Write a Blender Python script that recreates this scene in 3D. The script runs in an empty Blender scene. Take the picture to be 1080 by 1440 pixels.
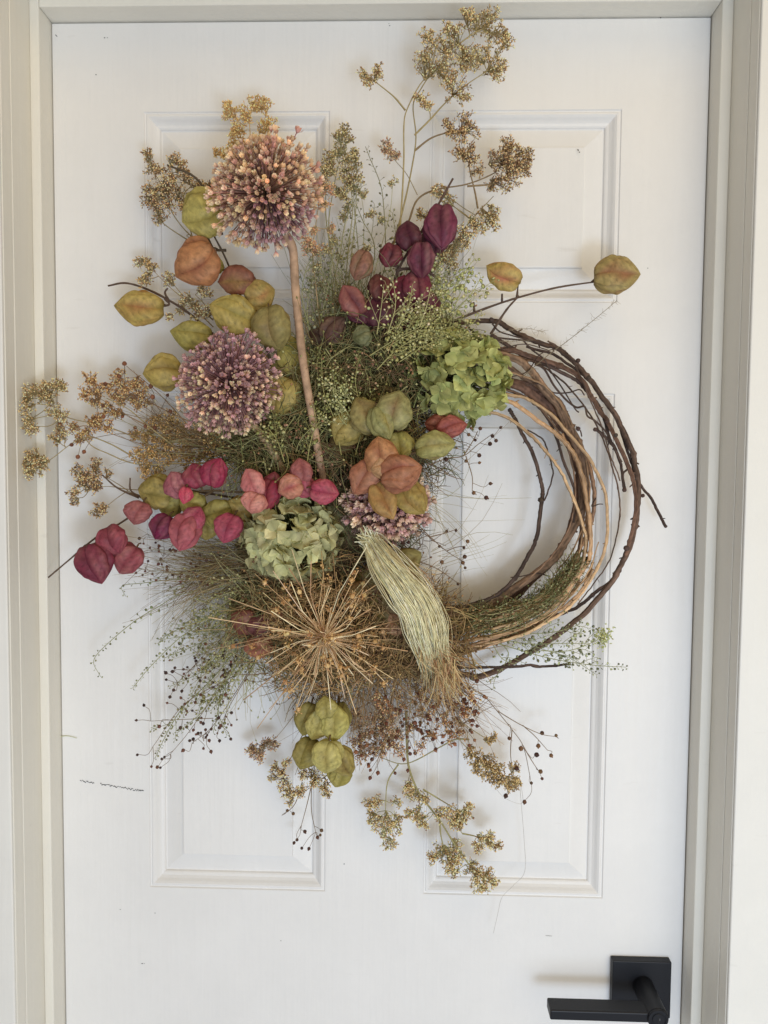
import bpy, math, random
import numpy as np
from mathutils import Matrix, Vector
rng = np.random.RandomState(7)
random.seed(7)
scene = bpy.context.scene
col = scene.collection

# ------------------------------------------------------------------ camera
CAM = np.array([0.03504953, -0.89057218, 0.04924907])
PITCH, YAW, ROLL = -0.05447594, 0.03039084, -0.00862477
F, CX, CY = 1081.0, 540.0, 720.0
def rot(p, y, r):
    cp, sp, cy, sy, cr, sr = math.cos(p), math.sin(p), math.cos(y), math.sin(y), math.cos(r), math.sin(r)
    Rx = np.array([[1, 0, 0], [0, cp, -sp], [0, sp, cp]])
    Rz = np.array([[cy, -sy, 0], [sy, cy, 0], [0, 0, 1]])
    Ry = np.array([[cr, 0, sr], [0, 1, 0], [-sr, 0, cr]])
    return Rz @ Rx @ Ry
RM = rot(PITCH, YAW, ROLL)
cd = bpy.data.cameras.new('camera')
cam = bpy.data.objects.new('camera', cd)
col.objects.link(cam)
m = Matrix.Identity(4)
for i in range(3):
    m[i][0] = RM[i, 0]; m[i][1] = RM[i, 2]; m[i][2] = -RM[i, 1]; m[i][3] = CAM[i]
cam.matrix_world = m
cd.sensor_fit = 'VERTICAL'; cd.sensor_height = 36.0; cd.lens = F / 1440 * 36.0
cd.clip_start = 0.01; cd.clip_end = 60
scene.camera = cam

# ------------------------------------------------------------------ light
w = bpy.data.worlds.new('World'); scene.world = w; w.use_nodes = True
bg = w.node_tree.nodes['Background']
bg.inputs[0].default_value = (1.0, 0.925, 0.84, 1); bg.inputs[1].default_value = 0.30
def area(name, loc, target, size, sizey, power, color):
    ld = bpy.data.lights.new(name, 'AREA'); ld.shape = 'RECTANGLE'
    ld.size = size; ld.size_y = sizey; ld.energy = power; ld.color = color
    o = bpy.data.objects.new(name, ld); col.objects.link(o)
    o.location = loc
    o.rotation_euler = (Vector(target) - Vector(loc)).to_track_quat('-Z', 'Y').to_euler()
    return o
area('front_window_light', (0.40, -1.6, -0.50), (0.1, 0, -0.4), 0.30, 0.26, 7.6, (0.58, 0.75, 1.0))
area('wide_front_light', (0.35, -2.6, -0.75), (0.1, 0, -0.3), 2.4, 1.4, 23, (0.72, 0.84, 1.0))
area('upper_room_light', (0.5, -1.7, 1.7), (0, 0, 0.1), 1.4, 1.2, 8.6, (1.0, 0.66, 0.20))
area('right_room_light', (1.0, -2.0, 0.0), (0, 0, -.05), 1.6, 1.8, 15.2, (1.0, 0.85, 0.58))
scene.view_settings.view_transform = 'Standard'
scene.view_settings.look = 'None'
scene.view_settings.gamma = 1
scene.view_settings.exposure = 0.0
scene.cycles.max_bounces = 8
scene.cycles.transparent_max_bounces = 8

# ------------------------------------------------------------------ helpers
def P(x, y, d=0.0):
    v = RM @ np.array([(x - CX) / F, 1.0, -(y - CY) / F])
    return CAM + v * ((-d - CAM[1]) / v[1])
PX = 0.00078
def C(r, g, b, k=1.42):
    def l(c):
        c /= 255.0
        return (c / 12.92 if c < 0.04045 else ((c + 0.055) / 1.055) ** 2.4) * k
    v = np.array([l(r), l(g), l(b)])
    return v * 0.86 + v.dot([.3, .5, .2]) * 0.14
def nrm(a):
    a = np.asarray(a, float)
    return a / (np.linalg.norm(a, axis=-1, keepdims=True) + 1e-12)
def smooth(pts, n=5):
    p = np.asarray(pts, float)
    if len(p) < 3:
        t = np.linspace(0, 1, n + 1)[:, None]
        return p[0] * (1 - t) + p[-1] * t
    q = np.vstack([2 * p[0] - p[1], p, 2 * p[-1] - p[-2]])
    out = []
    for i in range(1, len(q) - 2):
        for k in range(n):
            t = k / n
            a, b, c, d = q[i - 1], q[i], q[i + 1], q[i + 2]
            out.append(0.5 * ((2 * b) + (-a + c) * t + (2 * a - 5 * b + 4 * c - d) * t * t + (-a + 3 * b - 3 * c + d) * t ** 3))
    out.append(p[-1])
    return np.array(out)
def path(px, n=5, d=None):
    return smooth([P(q[0], q[1], q[2] if len(q) > 2 else d) for q in px], n)

class MB:
    def __init__(s):
        s.v = []; s.f = []; s.c = []; s.n = 0; s.sm = []
    def add(s, V, Fc, colr, sm=True):
        V = np.asarray(V, float).reshape(-1, 3)
        s.v.append(V)
        colr = np.asarray(colr, float)
        if colr.ndim == 1: colr = np.tile(colr, (len(V), 1))
        s.c.append(colr)
        s.f.append((np.asarray(Fc, int) + s.n)); s.n += len(V)
        s.sm.append(sm)
    def tubes(s, paths, radii, colors, sides=3):
        paths = np.asarray(paths, float)          # N,K,3
        N, K, _ = paths.shape
        radii = np.asarray(radii, float)
        if radii.ndim == 1: radii = np.tile(radii, (N, 1)) if len(radii) == K and N != K or N == 1 else np.tile(radii[:, None], (1, K))
        T = nrm(np.gradient(paths, axis=1))
        ref = nrm(np.array([0.13, 0.97, 0.2]))
        n1 = nrm(np.cross(T, ref)); n2 = np.cross(T, n1)
        a = np.arange(sides) / sides * 2 * np.pi
        V = paths[:, :, None, :] + radii[:, :, None, None] * (np.cos(a)[None, None, :, None] * n1[:, :, None, :] + np.sin(a)[None, None, :, None] * n2[:, :, None, :])
        base = (np.arange(N) * K * sides)[:, None, None]
        k = np.arange(K - 1)[None, :, None] * sides
        j = np.arange(sides)[None, None, :]; j2 = (j + 1) % sides
        Fq = np.stack([base + k + j, base + k + j2, base + k + sides + j2, base + k + sides + j], -1).reshape(-1, 4)
        colors = np.asarray(colors, float)
        if colors.ndim == 1: colors = np.tile(colors, (N, 1))
        if colors.ndim == 2: cc = np.repeat(colors, K * sides, axis=0)
        else: cc = np.repeat(colors.reshape(N * K, 3), sides, axis=0)
        s.add(V.reshape(-1, 3), Fq, cc)
        if sides > 3:   # end caps
            capf = []
            for i in range(N):
                for e in (0, K - 1):
                    b = i * K * sides + e * sides
                    if sides == 4: capf.append([b, b + 1, b + 2, b + 3])
                    else:
                        for q in range(1, sides - 1): capf.append([b, b + q, b + q + 1, b + q + 1])
            s.f.append(np.array(capf) + s.n - N * K * sides)
    def tube(s, p, r0, r1=None, color=(.3, .2, .1), sides=4, wob=0.0):
        p = np.asarray(p, float); K = len(p)
        r1 = r0 if r1 is None else r1
        r = np.linspace(r0, r1, K)
        if wob: r = r * (1 + wob * rng.uniform(-1, 1, K))
        s.tubes(p[None], r[None], np.asarray(color), sides)
    def inst(s, T, locs, dirs, sx, sz, colors, roll=None):
        TV, TF = T[0], T[1]
        locs = np.asarray(locs, float).reshape(-1, 3); N = len(locs)
        if N == 0: return
        Z = nrm(np.asarray(dirs, float).reshape(-1, 3))
        rr = rng.randn(N, 3)
        X = nrm(np.cross(Z, rr)) if roll is None else nrm(np.cross(Z, roll))
        Y = np.cross(Z, X)
        sx = np.broadcast_to(np.asarray(sx, float), (N,))[:, None, None]; sz = np.broadcast_to(np.asarray(sz, float), (N,))[:, None, None]
        V = locs[:, None] + sx * (TV[None, :, 0:1] * X[:, None] + TV[None, :, 1:2] * Y[:, None]) + sz * TV[None, :, 2:3] * Z[:, None]
        nF = TF[None] + (np.arange(N) * len(TV))[:, None, None]
        colors = np.asarray(colors, float)
        if colors.ndim == 1: colors = np.tile(colors, (N, 1))
        s.add(V.reshape(-1, 3), nF.reshape(-1, TF.shape[1]), np.repeat(colors, len(TV), 0))
    def mesh(s, name, mat, off=(0, 0, 0), flat=False):
        V = np.vstack(s.v) - np.asarray(off, float); Cc = np.vstack(s.c)
        Fs = []
        for f in s.f:
            for r in f.tolist():
                if len(r) == 4 and r[2] == r[3]: r = r[:3]
                Fs.append(r)
        me = bpy.data.meshes.new(name)
        me.from_pydata(V.tolist(), [], Fs)
        at = me.color_attributes.new('Col', 'FLOAT_COLOR', 'POINT')
        at.data.foreach_set('color', np.hstack([np.clip(Cc, 0, 1), np.ones((len(Cc), 1))]).astype(np.float32).ravel())
        if not flat: me.shade_smooth()
        me.materials.append(mat)
        return me
    def build(s, name, mat, parent=None, flat=False, kind=None, label=None):
        off = origin(parent) if parent is not None else (0, 0, 0)
        o = bpy.data.objects.new(name, s.mesh(name, mat, off, flat)); col.objects.link(o)
        if parent is not None: o.parent = parent
        if kind: o['kind'] = kind
        if label: o['label'] = label
        return o
def origin(o):
    l = np.zeros(3)
    while o is not None:
        l += np.array(o.location); o = o.parent
    return l
def thing(name, label, cat, loc, group=None, kind=None):
    o = bpy.data.objects.new(name, None); col.objects.link(o)
    o.empty_display_size = 0.02
    o.location = tuple(loc); o['label'] = label; o['category'] = cat
    if group: o['group'] = group
    if kind: o['kind'] = kind
    return o
def tag(o, label, cat, group=None, kind=None):
    o['label'] = label; o['category'] = cat
    if group: o['group'] = group
    if kind: o['kind'] = kind
    return o

# templates
OCT = (np.array([[1, 0, 0], [0, 1, 0], [-1, 0, 0], [0, -1, 0], [0, 0, 1], [0, 0, -1]], float),
       np.array([[0, 1, 4], [1, 2, 4], [2, 3, 4], [3, 0, 4], [1, 0, 5], [2, 1, 5], [3, 2, 5], [0, 3, 5]]))
def _lathe(prof, n):
    V = []; Fq = []
    for r, z in prof:
        for k in range(n):
            a = 2 * math.pi * k / n; V.append([r * math.cos(a), r * math.sin(a), z])
    for i in range(len(prof) - 1):
        for k in range(n):
            k2 = (k + 1) % n
            Fq.append([i * n + k, i * n + k2, (i + 1) * n + k2, (i + 1) * n + k])
    return np.array(V, float), np.array(Fq)
CAPS = _lathe([(0.01, -1), (0.62, -0.75), (1, -0.1), (0.85, 0.5), (0.4, 0.85), (0.28, 1.25), (0.02, 1.3)], 7)
DISC = (np.array([[math.cos(a), math.sin(a) * .9, 0] for a in np.arange(7) / 7 * 2 * np.pi] + [[0, 0, .22], [0, 0, -.22]]),
        np.array([[k, (k + 1) % 7, 7] for k in range(7)] + [[(k + 1) % 7, k, 8] for k in range(7)]))

# ------------------------------------------------------------------ materials
def plant_mat(name, rough=0.7, transl=0.0, scale=120, var=0.25, bump=0.2, spec=0.25, fibre=None, objvar=0.0, sheen=0.0):
    mt = bpy.data.materials.new(name); mt.use_nodes = True
    nt = mt.node_tree; N = nt.nodes; L = nt.links
    b = N['Principled BSDF']; out = N['Material Output']
    at = N.new('ShaderNodeAttribute'); at.attribute_name = 'Col'
    tc = N.new('ShaderNodeTexCoord')
    mp = N.new('ShaderNodeMapping')
    if fibre: mp.inputs['Scale'].default_value = fibre
    L.new(tc.outputs['Object'], mp.inputs[0])
    nz = N.new('ShaderNodeTexNoise'); nz.inputs['Scale'].default_value = scale; nz.inputs['Detail'].default_value = 6
    nz.inputs['Roughness'].default_value = 0.65
    L.new(mp.outputs[0], nz.inputs['Vector'])
    mr = N.new('ShaderNodeMapRange'); mr.inputs[1].default_value = 0.3; mr.inputs[2].default_value = 0.7
    mr.inputs[3].default_value = 1 - var; mr.inputs[4].default_value = 1 + var
    L.new(nz.outputs[0], mr.inputs[0])
    mx = N.new('ShaderNodeVectorMath'); mx.operation = 'SCALE'
    L.new(at.outputs['Color'], mx.inputs[0]); L.new(mr.outputs[0], mx.inputs['Scale'])
    res = mx.outputs[0]
    if objvar:
        oi = N.new('ShaderNodeObjectInfo')
        hs = N.new('ShaderNodeHueSaturation')
        m2 = N.new('ShaderNodeMapRange'); m2.inputs[3].default_value = 1 - objvar; m2.inputs[4].default_value = 1 + objvar
        L.new(oi.outputs['Random'], m2.inputs[0]); L.new(m2.outputs[0], hs.inputs['Value'])
        m3 = N.new('ShaderNodeMath'); m3.operation = 'MULTIPLY'; m3.inputs[1].default_value = 7.31
        m4 = N.new('ShaderNodeMath'); m4.operation = 'FRACT'
        L.new(oi.outputs['Random'], m3.inputs[0]); L.new(m3.outputs[0], m4.inputs[0])
        m5 = N.new('ShaderNodeMapRange'); m5.inputs[3].default_value = 0.5 - objvar * .07; m5.inputs[4].default_value = 0.5 + objvar * .07
        L.new(m4.outputs[0], m5.inputs[0]); L.new(m5.outputs[0], hs.inputs['Hue'])
        L.new(res, hs.inputs['Color']); res = hs.outputs[0]
    L.new(res, b.inputs['Base Color'])
    b.inputs['Roughness'].default_value = rough
    b.inputs['Specular IOR Level'].default_value = spec
    if sheen: b.inputs['Sheen Weight'].default_value = sheen
    if bump:
        bp = N.new('ShaderNodeBump'); bp.inputs['Strength'].default_value = bump; bp.inputs['Distance'].default_value = 0.001
        L.new(nz.outputs[0], bp.inputs['Height']); L.new(bp.outputs[0], b.inputs['Normal'])
    if transl:
        tr = N.new('ShaderNodeBsdfTranslucent'); ms = N.new('ShaderNodeMixShader'); ms.inputs[0].default_value = transl
        L.new(res, tr.inputs[0]); L.new(b.outputs[0], ms.inputs[1]); L.new(tr.outputs[0], ms.inputs[2]); L.new(ms.outputs[0], out.inputs[0])
    return mt
M_STEM = plant_mat('dry_stem', 0.75, 0, 300, 0.18, 0)
M_SEED = plant_mat('dry_seed', 0.8, 0.1, 500, 0.35, 0)
M_PETAL = plant_mat('papery_petal', 0.75, 0.25, 160, 0.2, 0.3, 0.2, objvar=0.22)
M_POD = plant_mat('papery_pod', 0.5, 0.42, 170, 0.24, 0.6, 0.35)
M_FLOR = plant_mat('allium_floret', 0.75, 0.2, 400, 0.2, 0, 0.2, objvar=0.28)
M_BARK = plant_mat('vine_bark', 0.8, 0, 60, 0.4, 0.9, 0.25)
M_CANE = plant_mat('smooth_cane', 0.5, 0, 90, 0.22, 0.3, 0.4)
M_FILLER = plant_mat('moss', 0.95, 0, 90, 0.6, 1.0, 0.1)  # used only on the dark filler added behind the flowers

def paint_mat(name, color, vertical=False, rough=0.42):
    mt = bpy.data.materials.new(name); mt.use_nodes = True
    nt = mt.node_tree; N = nt.nodes; L = nt.links; b = N['Principled BSDF']
    tc = N.new('ShaderNodeTexCoord'); mp = N.new('ShaderNodeMapping')
    mp.inputs['Scale'].default_value = (60, 60, 3) if vertical else (3, 60, 60)
    L.new(tc.outputs['Object'], mp.inputs[0])
    nz = N.new('ShaderNodeTexNoise'); nz.inputs['Scale'].default_value = 2.2; nz.inputs['Detail'].default_value = 5
    L.new(mp.outputs[0], nz.inputs[0])
    n2 = N.new('ShaderNodeTexNoise'); n2.inputs['Scale'].default_value = 45; n2.inputs['Detail'].default_value = 4
    L.new(tc.outputs['Object'], n2.inputs[0])
    ad = N.new('ShaderNodeMath'); ad.operation = 'ADD'; L.new(nz.outputs[0], ad.inputs[0]); L.new(n2.outputs[0], ad.inputs[1])
    bp = N.new('ShaderNodeBump'); bp.inputs['Strength'].default_value = 0.42; bp.inputs['Distance'].default_value = 0.0012
    L.new(ad.outputs[0], bp.inputs['Height']); L.new(bp.outputs[0], b.inputs['Normal'])
    n3 = N.new('ShaderNodeTexNoise'); n3.inputs['Scale'].default_value = 5; n3.inputs['Detail'].default_value = 8; n3.inputs['Roughness'].default_value = 0.7
    L.new(tc.outputs['Object'], n3.inputs[0])
    mr = N.new('ShaderNodeMapRange'); mr.inputs[1].default_value = .3; mr.inputs[2].default_value = .7; mr.inputs[3].default_value = 0.945; mr.inputs[4].default_value = 1.02
    L.new(n3.outputs[0], mr.inputs[0])
    sc = N.new('ShaderNodeVectorMath'); sc.operation = 'SCALE'; sc.inputs[0].default_value = color
    L.new(mr.outputs[0], sc.inputs['Scale'])
    n4 = N.new('ShaderNodeTexNoise'); n4.inputs['Scale'].default_value = 60; n4.inputs['Detail'].default_value = 3
    mp4 = N.new('ShaderNodeMapping'); mp4.inputs['Scale'].default_value = (.35, 1, 1.4)
    L.new(tc.outputs['Object'], mp4.inputs[0]); L.new(mp4.outputs[0], n4.inputs[0])
    mr4 = N.new('ShaderNodeMapRange'); mr4.inputs[1].default_value = .70; mr4.inputs[2].default_value = .80; mr4.inputs[3].default_value = 0; mr4.inputs[4].default_value = .16
    L.new(n4.outputs[0], mr4.inputs[0])
    mxc = N.new('ShaderNodeMix'); mxc.data_type = 'RGBA'; mxc.inputs['B'].default_value = (.42, .39, .34, 1)
    L.new(mr4.outputs[0], mxc.inputs['Factor']); L.new(sc.outputs[0], mxc.inputs['A']); L.new(mxc.outputs['Result'], b.inputs['Base Color'])
    mr2 = N.new('ShaderNodeMapRange'); mr2.inputs[3].default_value = rough - .08; mr2.inputs[4].default_value = rough + .12
    L.new(n3.outputs[0], mr2.inputs[0]); L.new(mr2.outputs[0], b.inputs['Roughness'])
    b.inputs['Specular IOR Level'].default_value = 0.4
    return mt
M_DOOR = paint_mat('white_door_paint', (0.80, 0.795, 0.785), True)
M_FRAME = paint_mat('greige_frame_paint', (0.79, 0.765, 0.69), True)
M_CASING = paint_mat('casing_paint', (0.80, 0.79, 0.75), True, 0.5)
def simple(name, color, rough, metal=0.0, spec=.5):
    mt = bpy.data.materials.new(name); mt.use_nodes = True
    nt = mt.node_tree; b = nt.nodes['Principled BSDF']
    b.inputs['Base Color'].default_value = (*color, 1); b.inputs['Roughness'].default_value = rough
    b.inputs['Metallic'].default_value = metal; b.inputs['Specular IOR Level'].default_value = spec
    nz = nt.nodes.new('ShaderNodeTexNoise'); nz.inputs['Scale'].default_value = 900
    bp = nt.nodes.new('ShaderNodeBump'); bp.inputs['Strength'].default_value = .08; bp.inputs['Distance'].default_value = .0003
    nt.links.new(nz.outputs[0], bp.inputs['Height']); nt.links.new(bp.outputs[0], b.inputs['Normal'])
    return mt
M_BLACK = simple('matte_black_metal', (0.006, 0.007, 0.011), 0.45, 0, .35)
M_KEY = simple('keyhole_dark', (0.003, 0.003, 0.003), 0.6)
M_BRASS = simple('worn_key_edge', (0.25, 0.25, 0.27), 0.35, 0.8)
M_MARK = simple('scuff_graphite', (0.07, 0.075, 0.08), 0.9)
M_GAP = simple('shadow_gap', (0.08, 0.075, 0.06), 0.9)

# ------------------------------------------------------------------ door and frame
def quad_mesh(name, quads, mat, parent=None, smooth_=False, bev=0):
    V = []; Fc = []
    for q in quads:
        Fc.append(list(range(len(V), len(V) + len(q)))); V += [tuple(p) for p in q]
    me = bpy.data.meshes.new(name); me.from_pydata(V, [], Fc); me.materials.append(mat)
    o = bpy.data.objects.new(name, me); col.objects.link(o)
    if parent: o.parent = parent
    return o
def box(name, x0, x1, y0, y1, z0, z1, mat, parent=None, bev=0.0):
    V = [(x, y, z) for x in (x0, x1) for y in (y0, y1) for z in (z0, z1)]
    Fc = [(0, 1, 3, 2), (4, 6, 7, 5), (0, 4, 5, 1), (2, 3, 7, 6), (0, 2, 6, 4), (1, 5, 7, 3)]
    me = bpy.data.meshes.new(name); me.from_pydata(V, [], Fc); me.materials.append(mat)
    o = bpy.data.objects.new(name, me); col.objects.link(o)
    if parent: o.parent = parent
    if bev:
        md = o.modifiers.new('b', 'BEVEL'); md.width = bev; md.segments = 3; md.limit_method = 'ANGLE'
    return o
XL, XR, ZT, ZB = -0.3755, 0.3665, 0.5540, -1.47
door = thing('door', 'white painted four panel door behind the dried flower wreath', 'door', (0, 0, 0))
PAN = [(-0.2700, -0.0570, 0.2410, 0.4545), (0.0560, 0.2705, 0.2410, 0.4545), (-0.2700, -0.0585, -0.4545, 0.1385), (0.0585, 0.2705, -0.4545, 0.1385)]
xs = [XL + .0012, -0.27, -0.0575, 0.0575, 0.2705, XR - .0012]
def leaf():
    quads = []
    x0, x5 = xs[0], xs[5]; zt = ZT - .0015
    def R_(a, b, c, d): quads.append([(a, 0, c), (b, 0, c), (b, 0, d), (a, 0, d)])
    R_(x0, -0.27, ZB, zt); R_(0.2705, x5, ZB, zt)
    R_(-0.27, 0.2705, 0.4545, zt); R_(-0.27, 0.2705, 0.1385, 0.241); R_(-0.27, 0.2705, ZB, -0.4545)
    R_(-0.0570, 0.0560, 0.241, 0.4545); R_(-0.0585, 0.0585, -0.4545, 0.1385)
    T = 0.038
    quads.append([(x0, 0, ZB), (x0, 0, zt), (x0, T, zt), (x0, T, ZB)]); quads.append([(x5, 0, zt), (x5, 0, ZB), (x5, T, ZB), (x5, T, zt)])
    quads.append([(x0, 0, zt), (x5, 0, zt), (x5, T, zt), (x0, T, zt)]); quads.append([(x0, T, ZB), (x0, T, zt), (x5, T, zt), (x5, T, ZB)])
    return quad_mesh('leaf', leaf_q(quads), M_DOOR, door)
def leaf_q(q): return q
leaf()
OGEE = [(0, 0), (.0010, .0016), (.0022, .0018), (.0034, .0008), (.0050, .0008), (.0072, .0026), (.0095, .0054), (.0120, .0076), (.0145, .0086), (.0158, .0096), (.0166, .0122)]
BEV = [(.0166, .0122), (.0180, .0122), (.0385, .0060), (.0394, .0060), (.0399, .0030), (.0410, .0026)]
def rings(prof, rect, close):
    x0, x1, z0, z1 = rect; quads = []
    def ring(i, y): return [(x0 + i, y, z0 + i), (x1 - i, y, z0 + i), (x1 - i, y, z1 - i), (x0 + i, y, z1 - i)]
    for (a, ya), (b, yb) in zip(prof, prof[1:]):
        A, B = ring(a, ya), ring(b, yb)
        for k in range(4): quads.append([A[k], A[(k + 1) % 4], B[(k + 1) % 4], B[k]])
    if close: quads.append(ring(*prof[-1]))
    return quads
for r in PAN:
    p = quad_mesh('panel', rings(BEV, r, True), M_DOOR, door)
    quad_mesh('moulding', rings(OGEE, r, False), M_DOOR, p)
# scuffs, pits
def mark(pts, name, mat=M_MARK):
    mb = MB()
    for (x, y, l, h, a) in pts:
        c = P(x, y, 0.0004); ca, sa = math.cos(a), math.sin(a); l *= PX / 2; h *= PX / 2
        V = []
        for t in np.arange(8) / 8 * 2 * math.pi:
            u, v = l * math.cos(t) * random.uniform(.7, 1.1), h * math.sin(t) * random.uniform(.7, 1.1)
            V.append(c + np.array([u * ca - v * sa, 0, u * sa + v * ca]))
        V = np.array(V); V = np.vstack([V, c + np.array([0, -.0001, 0])])
        mb.add(V, [[k, (k + 1) % 8, 8] for k in range(8)], (.1, .1, .1))
    return mb.build(name, mat, door)
pts = []
for k in range(62):
    t = k / 61
    if 0.22 < t < 0.32: continue
    x = 113 + 88 * t; y = 1098 + 14.5 * t + random.uniform(-1.2, 1.2)
    pts.append((x, y, random.uniform(1.6, 3.2), random.uniform(1.0, 1.9), random.uniform(-1.4, .2)))
mark(pts, 'scuff_mark')
mark([(147, 53, 2.5, 1.6, .3), (151, 53, 1.5, 1.2, 0), (135, 105, 2, 1.5, 0), (548, 36, 2, 1.4, 0), (547, 33, 1.2, 1, 0), (813, 211, 3, 2.4, -.8), (815, 214, 2, 2, 0),
      (911, 377, 1.5, 1.5, 0), (200, 1355, 4, 1.2, .1), (203, 1355, 1.5, 1, 0), (218, 1284, 1.5, 1.6, 0), (169, 1279, 2, 1, .5), (395, 1323, 2.5, 1, 0), (484, 1215, 2, 1.6, .4),
      (79, 50, 5, 1.2, -.9), (929, 25, 2, 1.5, 0), (772, 1316, 14, .5, -.06), (83, 1163, 3, 1, 0)], 'paint_chip')

frame = thing('door_frame', 'greige painted door frame with stop and jamb around the white door', 'door frame', (0, 0, 0), kind='structure')
XLo, XRo, ZTo = -0.3862, 0.3785, 0.5655
DJ = 0.091
for a, b, n in ((XLo, XL, 'stop'), (XR, XRo, 'stop')):
    box(n, a, b, -0.030, 0.06, ZB, ZTo, M_FRAME, frame, .0012)
box('head_stop', XL + .0003, XR - .0003, -0.0297, 0.06, ZT, ZTo, M_FRAME, frame, .0012)
for sx, xa in ((-1, XLo), (1, XRo)):
    xb = xa + sx * 0.03; a, b = min(xa, xb), max(xa, xb)
    box('jamb', a, b, -0.0715, 0.06, ZB, ZTo + .03, M_FRAME, frame, .0008)
    xa2 = xa + sx * 0.0007; a, b = min(xa2, xb), max(xa2, xb)
    box('jamb_edge', a, b, -DJ + .0002, -0.0722, ZB, ZTo + .03, M_FRAME, frame, .0008)
box('head_jamb', XLo + .0003, XRo - .0003, -DJ + .0004, 0.06, ZTo + .0003, ZTo + .03, M_FRAME, frame, .0008)
def casing(a, b, z0, z1):
    box('casing', a, b, -DJ - 0.004, -DJ + .0001, z0, z1, M_CASING, frame, .0015)
casing(XLo - .07, XLo - .0015, ZB, ZTo + .075); casing(XRo + .0015, XRo + .07, ZB, ZTo + .075); casing(XLo - .0012, XRo + .0012, ZTo + .004, ZTo + .075)
wl = quad_mesh('wall', [[(-1.6, -DJ, -1.5), (XLo - .031, -DJ, -1.5), (XLo - .031, -DJ, 1.2), (-1.6, -DJ, 1.2)], [(XRo + .031, -DJ, -1.5), (1.6, -DJ, -1.5), (1.6, -DJ, 1.2), (XRo + .031, -DJ, 1.2)],
                        [(XLo - .031, -DJ, ZTo + .031), (XRo + .031, -DJ, ZTo + .031), (XRo + .031, -DJ, 1.2), (XLo - .031, -DJ, 1.2)]], M_CASING)
wl['kind'] = 'structure'; wl['label'] = 'pale painted wall around the door frame'; wl['category'] = 'wall'

# handle
hx0, hx1 = 0.2815, 0.3500; hz1 = -0.5235; hz0 = hz1 - 0.0685
hd = bpy.data.objects.new('door_handle', None); col.objects.link(hd); hd.parent = door
hd['label'] = 'matte black lever handle on a square backplate'
box('backplate', hx0, hx1, -0.0105, -0.0002, hz0, hz1, M_BLACK, hd, .0011)
hcx, hcz = (hx0 + hx1) / 2 + .0015, (hz0 + hz1) / 2 + .0052
def lathe_y(name, prof, cx, cz, mat, n=40):
    V, Fq = _lathe(prof, n)
    V2 = np.stack([cx + V[:, 0], -V[:, 2], cz + V[:, 1]], 1)
    me = bpy.data.meshes.new(name); me.from_pydata(V2.tolist(), [], Fq[:, ::-1].tolist()); me.materials.append(mat); me.shade_smooth()
    o = bpy.data.objects.new(name, me); col.objects.link(o); o.parent = hd
    md = o.modifiers.new('e', 'EDGE_SPLIT'); md.split_angle = math.radians(35)
    return o
lathe_y('neck', [(0.0118, .0100), (.0118, .0640), (.0112, .0648), (.0001, .0648)], hcx, hcz, M_BLACK)
lathe_y('cylinder_collar', [(.0112, .0640), (.0112, .0662), (.0106, .0668), (.0086, .0668), (.0083, .0660), (.0001, .0660)], hcx, hcz, M_BLACK)
lathe_y('lock_cylinder', [(.0066, .0655), (.0066, .0667), (.0062, .0670), (.0001, .0670)], hcx, hcz, M_BLACK)
box('keyhole', hcx - .0006, hcx + .0006, -.06715, -.0668, hcz - .004, hcz + .0035, M_KEY, hd)
box('keyway_edge', hcx + .0011, hcx + .0016, -.0672, -.0668, hcz - .001, hcz + .0016, M_BRASS, hd)
box('lever', hcx - .118, hcx - .004, -0.0640, -0.0425, hcz - .0062, hcz + .0052, M_BLACK, hd, .0016)

# ------------------------------------------------------------------ plant builders
ORIGIN = P(520, 720, 0.03)
def jit(c, n, s=0.18):
    c = np.asarray(c, float)
    return np.clip(c[None] * (1 + rng.uniform(-s, s, (n, 1))) * (1 + rng.uniform(-s * .4, s * .4, (n, 3))), 0.002, 1)
def pick(cols, n, s=0.18):
    cols = np.asarray(cols); return jit([1, 1, 1], n, s) * cols[rng.randint(0, len(cols), n)]

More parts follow.
